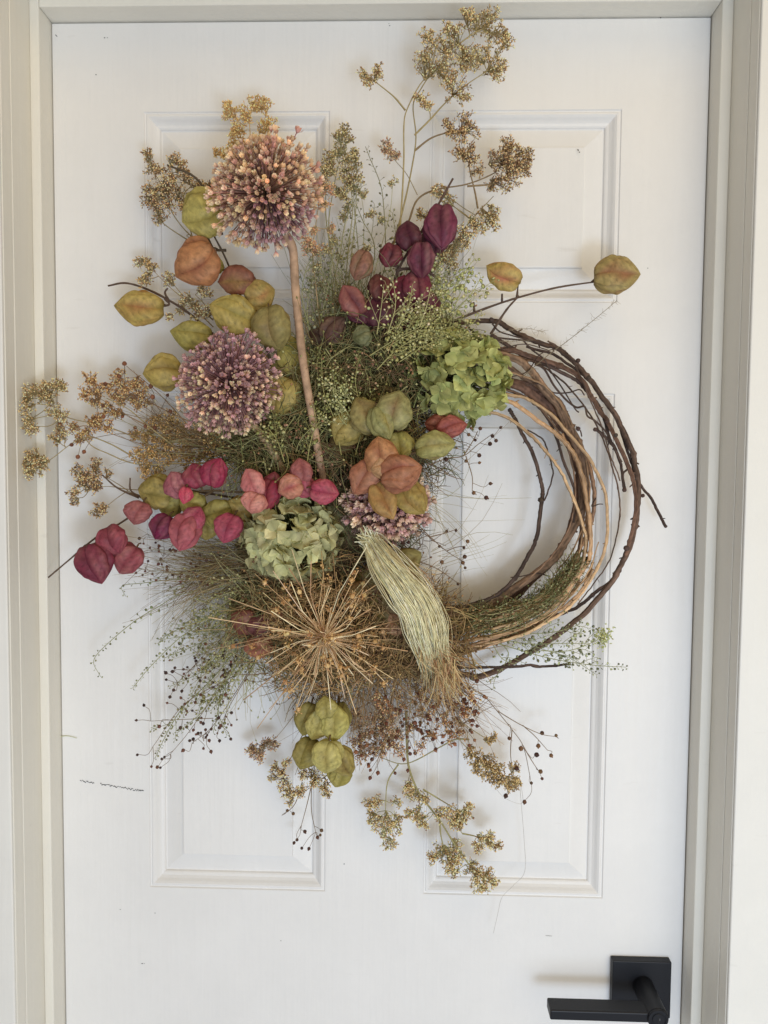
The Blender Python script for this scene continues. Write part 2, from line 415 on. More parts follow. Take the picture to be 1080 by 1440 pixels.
# --- inflated pod: lobed lantern, creases between the lobes
def pod(parent, x, y, L, W, ang, d, c1, c2, lobes=4, twist=None, flat=0.62, tip=0.16, lean=0.0, stemto=None, scol=None, sharp=0.0):
    nu, nv = 26, lobes * 14
    cw = P(x, y, d)
    k = (0.8906 - d) / F; L *= 1.03; W *= 1.1
    ax = np.array([math.cos(math.radians(ang)), 0, math.sin(math.radians(ang))])
    ax = nrm(ax + np.array([0, -lean + random.uniform(-.25, .25), 0]))
    side = nrm(np.cross(ax, [0, 1, 0])); dep = nrm(np.cross(side, ax))
    if twist is None: twist = math.pi / lobes + random.uniform(-.5, .5)
    ph = rng.uniform(0, 6.28, 10)
    c1 = np.asarray(c1) * .97; c2 = np.asarray(c2) * .88
    if c1[0] > 2.2 * c1[1] and c1[2] > .72 * c1[1]: c1 = c1 * [.88, .95, 1.07]; c2 = c2 * [.88, .95, 1.05]
    U = np.linspace(0, 1, nu); Vv = np.linspace(0, 2 * np.pi, nv, endpoint=False) + twist
    uu, vv = np.meshgrid(U, Vv, indexing='ij')
    phase = ((vv - twist) * lobes / (2 * np.pi)) % 1.0
    t = 1 - np.abs(2 * phase - 1)                 # 0 at the seam ridges, 1 in the folds
    ang_ = vv + (uu - .5) * random.uniform(-.55, .55)
    wing = np.clip(np.sin(np.pi * np.clip(uu, 0, 1) ** 0.80), 0, 1) ** 0.5
    inner = np.clip(np.sin(np.pi * np.clip(uu, 0, 1) ** 0.86), 0, 1) ** 0.75
    pt = np.clip((uu - .70) / .30, 0, 1) ** 1.3
    wing = wing * (1 - (tip + .12) * pt)
    lobe_ph = np.floor((vv - twist) * lobes / (2 * np.pi) + .5)
    amp = 1 + .10 * np.sin(lobe_ph * 2.4 + ph[6])
    tt_ = t ** (.8 if sharp else .95)
    rad = wing * amp * (1 - tt_) + inner * (.62 if sharp else .80) * tt_
    rad = rad + (.07 if sharp else .11) * np.sin(np.pi * t) * wing   # membranes puff a little between ridge and fold
    wr = .045 * np.sin(7 * uu + 2 * vv + ph[1]) + .03 * np.sin(15 * uu - 3 * vv + ph[2]) + .02 * np.sin(25 * uu + 5 * vv + ph[3])
    vn = np.sin(34 * uu + 9 * (1 - t) + ph[4])
    rad = rad * (1 + wr) + .008 * vn * (1 - t) * wing
    ang_ = ang_ + .10 * np.sin(8 * uu + ph[5]) * (1 - t)
    z = (uu - 0.5) * L - (1 - t) * 0.10 * L * np.clip(1 - uu * 3.5, 0, 1) * wing + pt * (1 - t) * -.04 * L
    bend = 0.08 * W * np.sin(uu * np.pi) * random.uniform(-1, 1)
    X = rad * W / 2 * np.cos(ang_ + math.pi / 2) + bend
    Y = rad * W / 2 * flat * np.sin(ang_ + math.pi / 2)
    Vx = cw + k * (z[..., None] * ax + X[..., None] * side - Y[..., None] * dep)
    blot = .5 + .5 * np.sin(4 * vv + ph[7] + 5 * uu) * np.sin(6 * uu + ph[8] + 2 * vv)
    blush = np.clip(t * 1.25 - .45, 0, 1) * np.sin(np.pi * np.clip(uu * 1.02, 0, 1)) ** 1.1 * random.uniform(.45, 1) + .55 * np.clip(blot * 1.6 - .7, 0, 1) * random.uniform(.2, 1)
    blush = np.clip(blush, 0, 1)
    cc = c1[None, None] * (1 - blush[..., None]) + c2[None, None] * blush[..., None]
    pale = np.clip(.5 + .9 * np.sin(3 * vv + ph[3]) * np.sin(4 * uu + ph[6]), 0, 1) * np.clip(1.1 - np.abs(t - .45) * 2, 0, 1) * random.uniform(.2, .6)
    cc = cc * (1 - pale[..., None]) + (c1 * .9 + np.array([.20, .17, .11])) * pale[..., None]
    rim = np.clip(1 - t * 7, 0, 1) * .35
    cc = cc * (1 - rim[..., None]) + (c1 * .45 + c2 * .35) * rim[..., None]
    cc = cc * (1 + .11 * vn * np.clip((1 - t) * 2, 0, 1))[..., None]
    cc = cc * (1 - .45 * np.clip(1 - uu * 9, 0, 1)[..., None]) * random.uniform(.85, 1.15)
    spots = (np.sin(31 * uu + 7 * vv + ph[9]) * np.sin(11 * vv - 13 * uu + ph[0]) > .86)
    cc = cc * (1 - .3 * spots[..., None])
    fq = []
    for i in range(nu - 1):
        for j in range(nv):
            j2 = (j + 1) % nv
            fq.append([i * nv + j, i * nv + j2, (i + 1) * nv + j2, (i + 1) * nv + j])
    mb = MB(); mb.add(Vx.reshape(-1, 3), fq, cc.reshape(-1, 3))
    o = mb.build('pod', M_POD, parent)
    o.data.set_sharp_from_angle(angle=math.radians(38))
    sb = MB(); b = cw - ax * k * L * .46
    sc_ = C(85, 65, 40) if scol is None else scol
    if stemto is None: e = b - ax * k * 8 + np.array([0, .006, 0])
    else: e = P(*stemto)
    mid = (b + e) / 2 + np.array([0, 0, .0015])
    sb.tube(smooth([b, mid, e], 3), .0011, .0008, sc_, 5)
    sb.build('stalk', M_STEM, o)
    return o
def branch(label, paths, pods, cat='pod branch', group='branches of papery pods', d=0.08, scol=C(90, 70, 42), r=1.6):
    x, y = paths[0][0][:2]
    t = thing('pod_branch', label, cat, P(x, y, d - .02), group)
    mb = MB()
    for p in paths:
        pp = path([(q[0], q[1], q[2] if len(q) > 2 else d - .012) for q in p], 5)
        mb.tube(pp, r * PX * 1.15, r * PX * .7, scol, 6, .12)
    mb.build('stem', M_STEM, t)
    for q in pods: pod(t, **q)
    return t
def pd(x, y, L, W, ang, d, c1, c2, **k): return dict(x=x, y=y, L=L, W=W, ang=ang, d=d, c1=c1, c2=c2, **k)
OL = C(172, 152, 70); OLG = C(172, 160, 70); OLD = C(128, 114, 48); RED = C(158, 72, 58); ORB = C(194, 134, 80); PKR = C(190, 110, 90)
MAG = C(150, 44, 66); MAGD = C(104, 30, 50); DUS = C(184, 98, 104); MAR = C(108, 42, 56); MARD = C(72, 22, 36); BRN = C(130, 72, 52); GRN = C(186, 174, 88); GRD = C(150, 136, 58)

# --- umbel sprays
SEEDTAN = [C(158, 128, 86), C(204, 178, 128), C(120, 92, 62), C(180, 154, 104), C(218, 200, 156)]
SEEDGOLD = [C(204, 172, 112), C(184, 148, 90), C(218, 190, 136), C(168, 134, 82)]
SEEDBRN = [C(146, 114, 78), C(180, 148, 102), C(106, 78, 56), C(204, 180, 136)]
SEEDOLV = [C(168, 156, 108), C(136, 116, 76), C(188, 178, 132), C(112, 90, 60)]
SEEDRUST = [C(156, 118, 76), C(128, 90, 60), C(188, 156, 104), C(170, 136, 88), C(206, 182, 132)]
SEEDPUR = [C(146, 110, 88), C(176, 142, 110), C(114, 84, 68), C(200, 172, 128)]
def spray(label, stems, clusters, cols=SEEDTAN, scol=C(128, 112, 70), d=0.05, r=1.3, group='sprays of tiny dried seed heads', name='seed_spray', cat='dried spray', dens=1.0, seed=1.5):
    t = thing(name, label, cat, P(stems[0][0][0], stems[0][0][1], d * .5), group)
    mb = MB(); nodes = []
    for p in stems:
        n = len(p)
        pp = path([(q[0], q[1], q[2] if len(q) > 2 else d) for q in p], 6)
        rr = p[0][3] if len(p[0]) > 3 else r
        mb.tube(pp, rr * PX, rr * PX * .45, scol * random.uniform(.85, 1.1), 5, .1)
        nodes.append(pp)
    nodes = np.vstack(nodes)
    built = []
    for cl in clusters:
        x, y, R = cl[:3]
        dd = d + rng.uniform(-.012, .018)
        c = P(x, y, dd)
        dist = np.linalg.norm(nodes - c, axis=1)
        # a ray leaves the stem a little before the cluster
        cand = dist + 0.35 * rng.rand(len(nodes)) * R * PX
        s = nodes[np.argmin(cand)]
        away = nrm(c - s + rng.randn(3) * 1e-4)
        if np.linalg.norm(c - s) < R * PX * .6: away = nrm(c - nodes.mean(0))
        up = c - away * R * PX * .95
        midp = (s + up) / 2 + rng.randn(3) * PX * 2.0
        mb.tube(smooth([s, midp, up], 4), .62 * PX, .5 * PX, scol, 4)
        # rays
        cm = MB()
        nr = max(7, int(R * 1.6 * dens))
        q = rng.randn(nr, 3); q = nrm(q) * (rng.rand(nr, 1) ** .45)
        q = q * np.array([1, .8, 1])
        # flattish corymb: push points to the far side
        ends = c + q * R * PX
        K = 5
        tt = np.linspace(0, 1, K)[None, :, None]
        midq = (up + ends) / 2 + away * R * PX * .18 + rng.randn(nr, 3) * PX * .8
        ray = (1 - tt) ** 2 * up + 2 * tt * (1 - tt) * midq[:, None] + tt ** 2 * ends[:, None]
        cm.tubes(ray, np.tile(np.linspace(.42, .3, K) * PX, (nr, 1)), jit(scol, nr), 3)
        ns = 6
        lo = np.repeat(ends, ns, 0)
        dr = nrm(rng.randn(len(lo), 3) + away * .7)
        ln = rng.uniform(2.4, 5.2, (len(lo), 1)) * PX
        tip = lo + dr * ln
        cm.tubes(np.stack([lo, tip], 1), np.full((len(lo), 2), .28 * PX), jit(scol, len(lo)), 3)
        cm.inst(OCT, tip, dr + rng.randn(len(lo), 3) * .3, rng.uniform(.75, 1.2, len(lo)) * seed * PX * .68, rng.uniform(.8, 1.25, len(lo)) * seed * PX * 1.1, np.clip(pick(cols, len(lo), .25) * [1.42, 1.36, 1.25], 0, 1))
        built.append(cm)
    mb.build('stem', M_STEM, t)
    for cm in built: cm.build('seed_cluster', M_SEED, t)
    return t

# --- capsules on wiry stems
def capspray(label, stems, caps, d=0.06, cols=(C(92, 62, 44), C(74, 50, 40), C(112, 80, 52)), scol=C(110, 88, 62), r=.75, cs=3.3, group='wiry stems tipped with round capsules', cat='dried spray', name='capsule_spray'):
    t = thing(name, label, cat, P(stems[0][0][0], stems[0][0][1], d * .5), group)
    mb = MB(); nodes = []
    for p in stems:
        pp = path([(q[0], q[1], q[2] if len(q) > 2 else d) for q in p], 7)
        mb.tube(pp, r * PX, r * PX * .55, scol * random.uniform(.85, 1.15), 4)
        nodes.append(pp[len(pp) // 5:])
    nodes = np.vstack(nodes); base = P(stems[0][0][0], stems[0][0][1], d)
    cm = MB()
    for (x, y) in caps:
        c = P(x, y, d + rng.uniform(-.02, .02))
        dist = np.linalg.norm(nodes - c, axis=1)
        near = np.linalg.norm(nodes - base, axis=1)
        s = nodes[np.argmin(dist + .25 * np.abs(near - np.linalg.norm(c - base) * .75))]
        midp = (s + c) / 2 + rng.randn(3) * PX * 3
        mb.tube(smooth([s, midp, c], 4), .42 * PX, .36 * PX, scol, 3)
        dr = nrm(c - s); k = cs * random.uniform(.78, 1.2) * PX
        cm.inst(CAPS, [c + dr * k * .6], [dr], k, k, pick(cols, 1, .2))
    mb.build('stem', M_STEM, t); cm.build('capsules', M_SEED, t, kind='stuff')
    return t
def scatter_caps(poly_fn, n):
    return [poly_fn() for _ in range(n)]
def blob(cx, cy, rx, ry):
    def f():
        a = random.uniform(0, 6.283); r_ = random.random() ** .5
        return (cx + rx * r_ * math.cos(a), cy + ry * r_ * math.sin(a))
    return f

# --- thin stems with little flat pods (cress)
def cress(label, stems, d=0.06, cols=(C(138, 142, 96), C(112, 118, 78), C(158, 160, 116)), scol=C(128, 130, 84), step=6.5, size=2.7, ped=6, side=3, spread=26, start=.35, group='green cress stems with flat seed pods', name='cress_spray', cat='dried spray', r=.8):
    t = thing(name, label, cat, P(stems[0][0][0], stems[0][0][1], d * .5), group)
    mb = MB(); cm = MB()
    def dress(pp, st, sc_=1.0):
        seg = np.linalg.norm(np.diff(pp, axis=0), axis=1); cum = np.concatenate([[0], np.cumsum(seg)]); tot = cum[-1]
        s = tot * st; k = 0; loc = []; dirs = []; tips = []
        while s < tot:
            i = min(np.searchsorted(cum, s), len(pp) - 1)
            p = pp[i]; tg = nrm(pp[min(i + 1, len(pp) - 1)] - pp[max(i - 1, 0)])
            sd = nrm(np.cross(tg, [0, 1, 0])) * (1 if k % 2 else -1)
            fr = (s - tot * st) / (tot * (1 - st) + 1e-9)
            dr = nrm(sd * .9 + tg * (.55 + .5 * fr) + rng.randn(3) * .28)
            pl = ped * (1 - .55 * fr) * PX * random.uniform(.75, 1.25) * sc_
            e = p + dr * pl
            loc.append(p); tips.append(e); dirs.append(dr)
            s += step * PX * random.uniform(.7, 1.3) * (1 - .35 * fr); k += 1
        if not loc: return
        loc = np.array(loc); tips = np.array(tips); n = len(loc)
        mb.tubes(np.stack([loc, (loc + tips) / 2 + rng.randn(n, 3) * PX * .4, tips], 1), np.full((n, 3), .28 * PX), jit(scol, n), 3)
        sz = size * PX * np.linspace(1.05, .6, n) * rng.uniform(.75, 1.2, n)
        cm.inst(DISC, tips + nrm(tips - loc) * sz[:, None] * .8, rng.randn(n, 3) * .7 + np.array([0, -1, 0]), sz, sz, pick(cols, n, .2))
    for p in stems:
        pp = path([(q[0], q[1], q[2] if len(q) > 2 else d) for q in p], 8)
        mb.tube(pp, r * PX, r * PX * .5, scol * random.uniform(.85, 1.15), 4)
        dress(pp, start)
        for i in range(side):
            a = int(len(pp) * random.uniform(.15, .7)); tg = nrm(pp[min(a + 1, len(pp) - 1)] - pp[a - 1])
            sd = nrm(np.cross(tg, [0, 1, 0])) * random.choice([-1, 1])
            l = spread * random.uniform(.6, 1.4) * PX
            q = smooth([pp[a], pp[a] + (tg * .75 + sd * .5) * l * .5 + rng.randn(3) * PX, pp[a] + (tg * 1.0 + sd * .6) * l + rng.randn(3) * PX * 2], 5)
            mb.tube(q, .5 * PX, .35 * PX, scol, 3); dress(q, .25, .8)
    mb.build('stem', M_STEM, t); cm.build('seed_pods', M_SEED, t, kind='stuff')
    return t

# --- tangles of fine dry grass
def tangle(name, label, regions, n, lenr, cols, d=(0.03, 0.08), r=.6, curl=.55, dirv=None, spread=1.0, group=None, cat='dried grass', K=6, tips=None, mat=None, parent=None):
    mb = MB()
    wts = np.array([q[4] if len(q) > 4 else q[2] * q[3] for q in regions], float); wts /= wts.sum()
    idx = rng.choice(len(regions), n, p=wts)
    P0 = np.zeros((n, 3)); D0 = np.zeros((n, 3))
    for i in range(n):
        q = regions[idx[i]]
        a = rng.uniform(0, 6.283); rr = rng.rand() ** .5
        dd = rng.uniform(*d)
        P0[i] = P(q[0] + q[2] * rr * math.cos(a), q[1] + q[3] * rr * math.sin(a), dd)
        dv = q[5] if len(q) > 5 else dirv
        if dv is None: D0[i] = nrm(rng.randn(3) * [1, .35, 1])
        else:
            D0[i] = nrm(np.array([dv[0], 0, -dv[1]]) + rng.randn(3) * [spread, spread * .4, spread])
    L = rng.uniform(lenr[0], lenr[1], n) * PX
    pts = [P0]; D = D0.copy(); bend = rng.randn(n, 3) * curl * [1, .4, 1]
    for k in range(K - 1):
        D = nrm(D + bend * .35 + rng.randn(n, 3) * curl * .22)
        nx = pts[-1] + D * (L / (K - 1))[:, None]
        nx[:, 1] = np.minimum(nx[:, 1], -.002)
        pts.append(nx)
    paths = np.stack(pts, 1)
    cc = pick(cols, n, .28)
    mb.tubes(paths, (np.linspace(1.15, .5, K)[None] * r * PX * rng.uniform(.7, 1.3, (n, 1))), cc, 3)
    o = MB.build(mb, name, mat or M_STEM, parent)
    if parent is None: tag(o, label, cat, group, 'stuff')
    if tips:
        cm = MB(); m_ = rng.rand(n) < tips[0]
        cm.inst(OCT, paths[m_, -1], D[m_], tips[1] * PX, tips[1] * PX * 1.3, pick(tips[2], int(m_.sum()), .25))
        c = cm.build('seed_tips', M_SEED, o, kind='stuff')
    return o

# ------------------------------------------------------------------ wreath ring
ring = thing('vine_wreath', 'round wreath base of dark twisted vines and tan canes on the right', 'wreath', P(653, 700, .03))
def vine(px, r0, r1, colr, d=.03, mat=M_BARK, name='vine', knots=True, sides=8, strands=1):
    mb = MB(); pp = path(px, 10, d) if len(px[0]) < 3 else path(px, 10)
    if knots: pp = pp + rng.randn(len(pp), 3) * PX * .08
    K = len(pp); r = np.linspace(r0, r1, K) * PX * (.82 if knots else 1)
    if knots:
        r = r * (1 + .045 * rng.uniform(-1, 1, K))
        for _ in range(max(2, K // 22)):
            r[rng.randint(1, K - 1)] *= 1.3
    cc = np.asarray(colr)[None] * (1 + .22 * np.sin(np.linspace(0, rng.uniform(4, 14), K) + rng.rand() * 6))[:, None] * rng.uniform(.85, 1.1, (K, 1))
    if knots:
        wv = np.cumsum(rng.randn(K, 3), 0); wv = wv - np.linspace(0, 1, K)[:, None] * wv[-1]
        pp = pp + wv * PX * .35
        sides = 14
        V0 = len(mb.v)
        mb.tubes(pp[None], r[None], cc[None], sides)
        ridge = rng.uniform(-1, 1, sides)[None] * np.ones((K, 1)) * .6 + np.sin(np.cumsum(rng.randn(K, sides) * .5, 0)) * .6
        VV = mb.v[V0].reshape(K, sides, 3)
        mb.v[V0] = (pp[:, None] + (VV - pp[:, None]) * (1 + .11 * ridge[..., None])).reshape(-1, 3)
        st = rng.uniform(-.30, .34, sides)[None] + rng.uniform(-.28, .28, (K, sides)) + .25 * ridge
        mb.c[V0] = np.clip(mb.c[V0].reshape(K, sides, 3) * (1 + st[..., None]), 0.01, 1).reshape(-1, 3)
    else:
        mb.tubes(pp[None], r[None], cc[None], sides)
    for _ in range(strands - 1):
        off = rng.randn(3) * r0 * PX * .9; ph = rng.rand() * 6
        wv = np.sin(np.linspace(ph, ph + 5, K))[:, None] * np.array([1, .6, 1]) * r0 * PX * .8
        mb.tubes((pp + off * .4 + wv)[None], (r * .6)[None], (cc * rng.uniform(.8, 1.3))[None], sides)
    if knots:   # short twig stubs
        for _ in range(max(1, K // 22)):
            i = rng.randint(2, K - 2); tg = nrm(pp[i + 1] - pp[i - 1]); sd = nrm(np.cross(tg, [0, 1, 0]) * random.choice([-1, 1]) + tg * .6)
            e = pp[i] + sd * (r[i] + rng.uniform(2, 7) * PX)
            mb.tube(np.array([pp[i], e]), r[i] * .38, r[i] * .3, np.asarray(colr) * .8, 5)
    return mb.build(name, mat, ring)
DK = C(100, 78, 64, 1.1); DK2 = C(74, 58, 50, 1.1); BR = C(128, 100, 76, 1.1); TAN = C(190, 154, 108, 1.1); TAN2 = C(172, 134, 92, 1.1); ROPE = C(140, 108, 76, 1.1)
vine([(633, 454), (693, 451), (715, 462), (748, 478), (778, 488), (800, 504), (826, 532), (844, 560), (863, 586), (881, 622), (893, 656), (899, 704), (893, 749), (882, 786), (856, 830), (819, 867), (782, 897), (745, 919), (708, 940), (667, 953), (653, 949), (560, 950)], 4.3, 5, DK, .035)
vine([(600, 478), (650, 480), (693, 488), (722, 493), (759, 506), (793, 517), (819, 534), (837, 564), (852, 590), (867, 619), (885, 656), (895, 700), (890, 750), (880, 783)], 4.8, 3.2, C(104, 76, 60), .045)
vine([(690, 470), (735, 500), (763, 512), (807, 536), (826, 556), (844, 582), (856, 617), (869, 641), (878, 688)], 3.2, 2.4, DK2, .04)
vine([(837, 603), (849, 613), (860, 625), (874, 650)], 2.8, 2.2, DK2, .048)
vine([(740, 487), (778, 500), (815, 527), (843, 556), (868, 590), (883, 633), (896, 676), (916, 704), (936, 740)], 2.2, 2.4, DK2, .03)
vine([(640, 488), (715, 501), (741, 519), (763, 545), (789, 571), (804, 604), (817, 634), (822, 675), (818, 715), (807, 745), (782, 786), (756, 808), (723, 830), (700, 845), (671, 858), (600, 876)], 6.0, 6.6, BR, .05, strands=2)
vine([(680, 530), (722, 541), (744, 553), (767, 571), (785, 597), (800, 619), (811, 656), (813, 686), (807, 723), (796, 758), (774, 790), (750, 812), (720, 842), (690, 858)], 7.2, 5.5, C(96, 70, 56), .036, strands=2)
vine([(783, 560), (800, 600), (818, 650), (827, 690), (819, 727), (815, 771), (800, 800), (778, 819), (756, 838), (730, 868)], 4.2, 3.2, DK, .028)
vine([(715, 575), (720, 582), (733, 608), (748, 638), (759, 678), (760, 704), (752, 752), (741, 778), (719, 815), (693, 838), (664, 849), (641, 856), (590, 868)], 2.9, 3.6, DK2, .055)
vine([(741, 604), (763, 619), (772, 645), (777, 667), (767, 700), (760, 703)], 1.2, 1.4, DK2, .056)
vine([(882, 771), (864, 808), (834, 834), (804, 856), (767, 871), (733, 885), (700, 893)], 3.2, 3.0, DK2, .03)
vine([(803, 934), (767, 937), (723, 938), (653, 940), (590, 938)], 2.0, 2.6, DK2, .05)
vine([(620, 490), (700, 512), (748, 540), (775, 565), (797, 590), (815, 625), (830, 663), (835, 700), (828, 742), (812, 778), (790, 812)], 4.2, 3.4, C(120, 92, 70), .033)
vine([(770, 480), (800, 500), (820, 540), (846, 600), (858, 640), (872, 676)], 1.4, 1.0, DK, .052)
vine([(700, 545), (740, 560), (772, 590), (790, 640), (808, 690), (806, 735)], 2.4, 2.2, DK2, .058)
# tan canes
for px_, r_, c_, d_ in (
    ([(690, 553), (722, 556), (748, 567), (778, 593), (807, 627), (830, 660), (846, 697), (852, 735), (849, 778), (834, 812), (816, 838), (790, 864), (760, 882), (727, 897), (686, 906), (640, 912)], 2.9, TAN, .062),
    ([(690, 560), (722, 567), (756, 590), (785, 612), (807, 634), (819, 667), (826, 704), (832, 752), (830, 786), (816, 808), (801, 827), (778, 852), (745, 875), (700, 893), (650, 902)], 3.8, TAN2, .066),
    ([(685, 580), (715, 590), (744, 612), (770, 638), (793, 667), (811, 704), (822, 741), (825, 765), (819, 797), (800, 825), (770, 850), (735, 873), (690, 885)], 2.8, TAN, .070),
    ([(790, 610), (812, 650), (822, 700), (826, 740), (822, 780), (806, 812), (786, 836), (760, 860)], 3.2, C(158, 120, 82, 1.1), .060),
    ([(834, 790), (820, 825), (795, 850), (768, 866), (735, 883), (700, 896), (660, 908)], 2.4, C(176, 136, 94, 1.1), .064),
    ([(834, 800), (826, 812), (812, 822), (800, 838), (770, 862), (735, 880), (680, 898)], 2.2, C(150, 116, 78, 1.1), .068),
    ([(815, 815), (790, 850), (765, 872), (735, 890), (700, 903), (672, 914)], 2.2, TAN2, .056)):
    vine(px_, r_ * .95, r_ * .8, c_, d_, M_CANE, 'cane', True, 8)
vine([(758, 876), (723, 893), (686, 904), (645, 917), (600, 926)], 5.0, 8.2, ROPE, .05)
for px_, r_, c_, d_ in (
    ([(630, 500), (700, 520), (750, 536), (782, 560), (806, 595), (824, 640), (830, 690), (824, 735), (806, 776), (782, 806)], 1.7, C(150, 118, 86, 1.1), .058),
    ([(640, 474), (705, 494), (752, 508), (790, 530), (826, 572), (850, 618), (866, 668), (872, 712), (866, 756), (846, 806), (812, 850)], 1.6, DK, .046),
    ([(660, 540), (720, 552), (760, 576), (790, 620), (806, 668), (806, 716), (794, 758), (768, 792), (730, 826)], 1.8, C(130, 100, 76, 1.1), .062),
    ([(690, 872), (730, 862), (766, 846), (792, 820), (812, 786), (822, 740)], 1.5, C(166, 130, 90, 1.1), .072),
    ([(665, 900), (720, 888), (766, 868), (800, 842), (826, 806), (842, 762)], 1.3, C(190, 152, 108, 1.1), .070)):
    vine(px_, r_, r_ * .7, c_, d_, M_BARK, 'twig', True, 6)
# curly tendrils
for px_, r_ in (([(752, 512), (765, 519), (778, 541), (790, 556), (800, 566), (811, 573), (822, 572), (826, 585), (837, 592), (850, 605), (859, 618)], 1.7),
                ([(735, 478), (748, 492), (765, 505), (773, 520), (790, 545), (808, 574), (814, 580)], 1.3),
                ([(740, 542), (760, 540), (778, 552), (800, 552), (815, 548), (822, 556)], 1.2), ([(655, 455), (668, 468), (700, 475), (730, 478), (765, 482)], 1.5),
                ([(692, 455), (702, 466), (720, 472), (742, 478)], 1.3), ([(838, 700), (832, 712), (842, 709), (848, 709)], .9), ([(810, 600), (816, 606), (818, 614)], 1.2), ([(778, 488), (795, 500), (808, 508), (813, 508)], 1.4),
                ([(771, 810), (755, 806), (735, 810), (718, 812)], 1.0), ([(640, 470), (690, 492), (735, 484), (770, 492)], .9), ([(720, 530), (742, 522), (760, 498), (790, 488)], .9),
                ([(882, 660), (876, 668), (880, 690)], 1.6)):
    vine(px_, r_, r_ * .75, DK2, .055, M_BARK, 'tendril', False, 5)
kb = MB()
for x, y, s in ((813, 507, 3.4), (828, 531, 3.6), (866, 612, 3.2), (813, 603, 3.4), (878, 689, 3.4), (904, 697, 3), (936, 740, 2.6), (691, 450, 4), (760, 703, 4), (853, 592, 3.5), (837, 604, 3.2), (826, 786, 4), (881, 771, 4.5)):
    V, Fq = _lathe([(0.01, -1), (.75, -.6), (1, 0), (.7, .65), (.01, 1)], 7)
    kb.inst((V, Fq), [P(x, y, .06)], [rng.randn(3)], s * PX, s * PX, jit(DK2, 1))
kb.build('buds', M_BARK, ring, kind='stuff')
# hidden left half of the ring, showing between the stems
vine([(653, 949), (560, 935), (480, 890), (430, 820), (410, 740), (415, 650), (450, 560), (520, 490), (590, 462), (633, 454)], 5, 4, DK2, .018)
vine([(671, 858), (600, 850), (540, 815), (500, 760), (490, 700), (500, 630), (550, 560), (610, 520), (680, 530)], 6, 6, DK, .014)

# ------------------------------------------------------------------ dark filler bed and grass tangles
mbed = MB()  # added filler: hides the door, its dark colour stands for the shaded interior
core = [(560, 480, 95, 50), (480, 560, 110, 75), (410, 620, 90, 60), (530, 640, 66, 76), (495, 720, 84, 64), (420, 780, 90, 70), (548, 835, 52, 60), (470, 880, 110, 80), (572, 905, 62, 50), (385, 860, 65, 60)]
for (x, y, rx, ry) in core:
    nu, nv = 14, 30; c = P(x, y, .012); Vv = []
    for i in range(nu):
        ph_ = i / (nu - 1) * math.pi / 2
        for j in range(nv):
            th = j / nv * 2 * math.pi
            rr = math.cos(ph_) * (1 + rng.uniform(-.09, .09))
            Vv.append(c + np.array([rx * PX * rr * math.cos(th), -.045 * math.sin(ph_) * (1 + rng.uniform(-.15, .15)), ry * PX * rr * math.sin(th)]))
    fq = [[i * nv + j, i * nv + (j + 1) % nv, (i + 1) * nv + (j + 1) % nv, (i + 1) * nv + j] for i in range(nu - 1) for j in range(nv)]
    mbed.add(Vv, fq, pick([C(112, 104, 66), C(104, 86, 58), C(92, 78, 50)], len(Vv), .3))
tag(mbed.build('dark_filler_bed', M_FILLER), 'dark brown green filler added behind the flowers for the shaded wreath centre', 'moss', None, 'stuff')

G1 = [C(122, 122, 72), C(104, 104, 60), C(144, 142, 92), C(92, 84, 48), C(124, 106, 66)]
G2 = [C(140, 112, 64), C(116, 88, 50), C(166, 138, 88), C(98, 74, 46)]
tangle('grass_tangle', 'olive fine grass tangle between the two upright allium stems', [(470, 590, 90, 60), (410, 620, 75, 50), (440, 540, 45, 60), (360, 640, 60, 30)], 2100, (22, 74), G1, (.04, .095), .66, .6, tips=(.4, 1.9, [C(150, 148, 86), C(126, 124, 66), C(150, 106, 72), C(176, 168, 112)]))
tangle('grass_tangle', 'green brown grass tangle under the upper green hydrangea', [(540, 500, 90, 50), (580, 470, 60, 30), (500, 460, 40, 50), (600, 560, 50, 50)], 1800, (18, 60), G1 + [C(150, 118, 80)], (.03, .09), .66, .6, tips=(.4, 1.9, [C(150, 148, 86), C(126, 124, 66), C(150, 106, 72), C(176, 168, 112)]))
tangle('grass_tangle', 'brown grass tangle between the starburst and the pale straw tassel', [(600, 900, 60, 55), (570, 870, 60, 60), (550, 925, 80, 24)], 1700, (22, 66), G2, (.05, .105), .64, .62, tips=(.35, 1.7, [C(160, 122, 72), C(130, 92, 54), C(184, 150, 100)]))
tangle('grass_tangle', 'dusty brown grass tangle around the starburst seed head', [(470, 850, 100, 80), (400, 870, 70, 60), (450, 950, 80, 35)], 2000, (18, 60), G2 + [C(120, 116, 76)], (.03, .095), .6, .55, tips=(.35, 1.7, [C(150, 116, 72), C(130, 92, 60), C(150, 142, 92)]))
tangle('grass_tangle', 'tangle of dark thin stems around the pods at the centre', [(490, 680, 60, 60), (540, 740, 60, 60), (590, 640, 40, 60), (440, 690, 60, 40)], 1600, (14, 50), [C(100, 76, 54), C(80, 64, 44), C(122, 100, 66), C(96, 100, 60)], (.03, .08), .6, .6)
tangle('fine_grass', 'grey green wispy grass fanning out at lower left of the wreath', [(400, 830, 40, 30, 1, (-1, .35)), (370, 870, 40, 30, 1, (-1, .8)), (360, 900, 40, 30, 1, (-.8, 1.0)), (380, 840, 40, 30, .8, (-1, .0))], 300, (50, 140), [C(146, 142, 92), C(168, 160, 112), C(138, 130, 84), C(180, 158, 112)], (.02, .07), .46, .9, None, .55, tips=(.6, 1.7, [C(120, 110, 76), C(150, 148, 100), C(110, 76, 54)]))
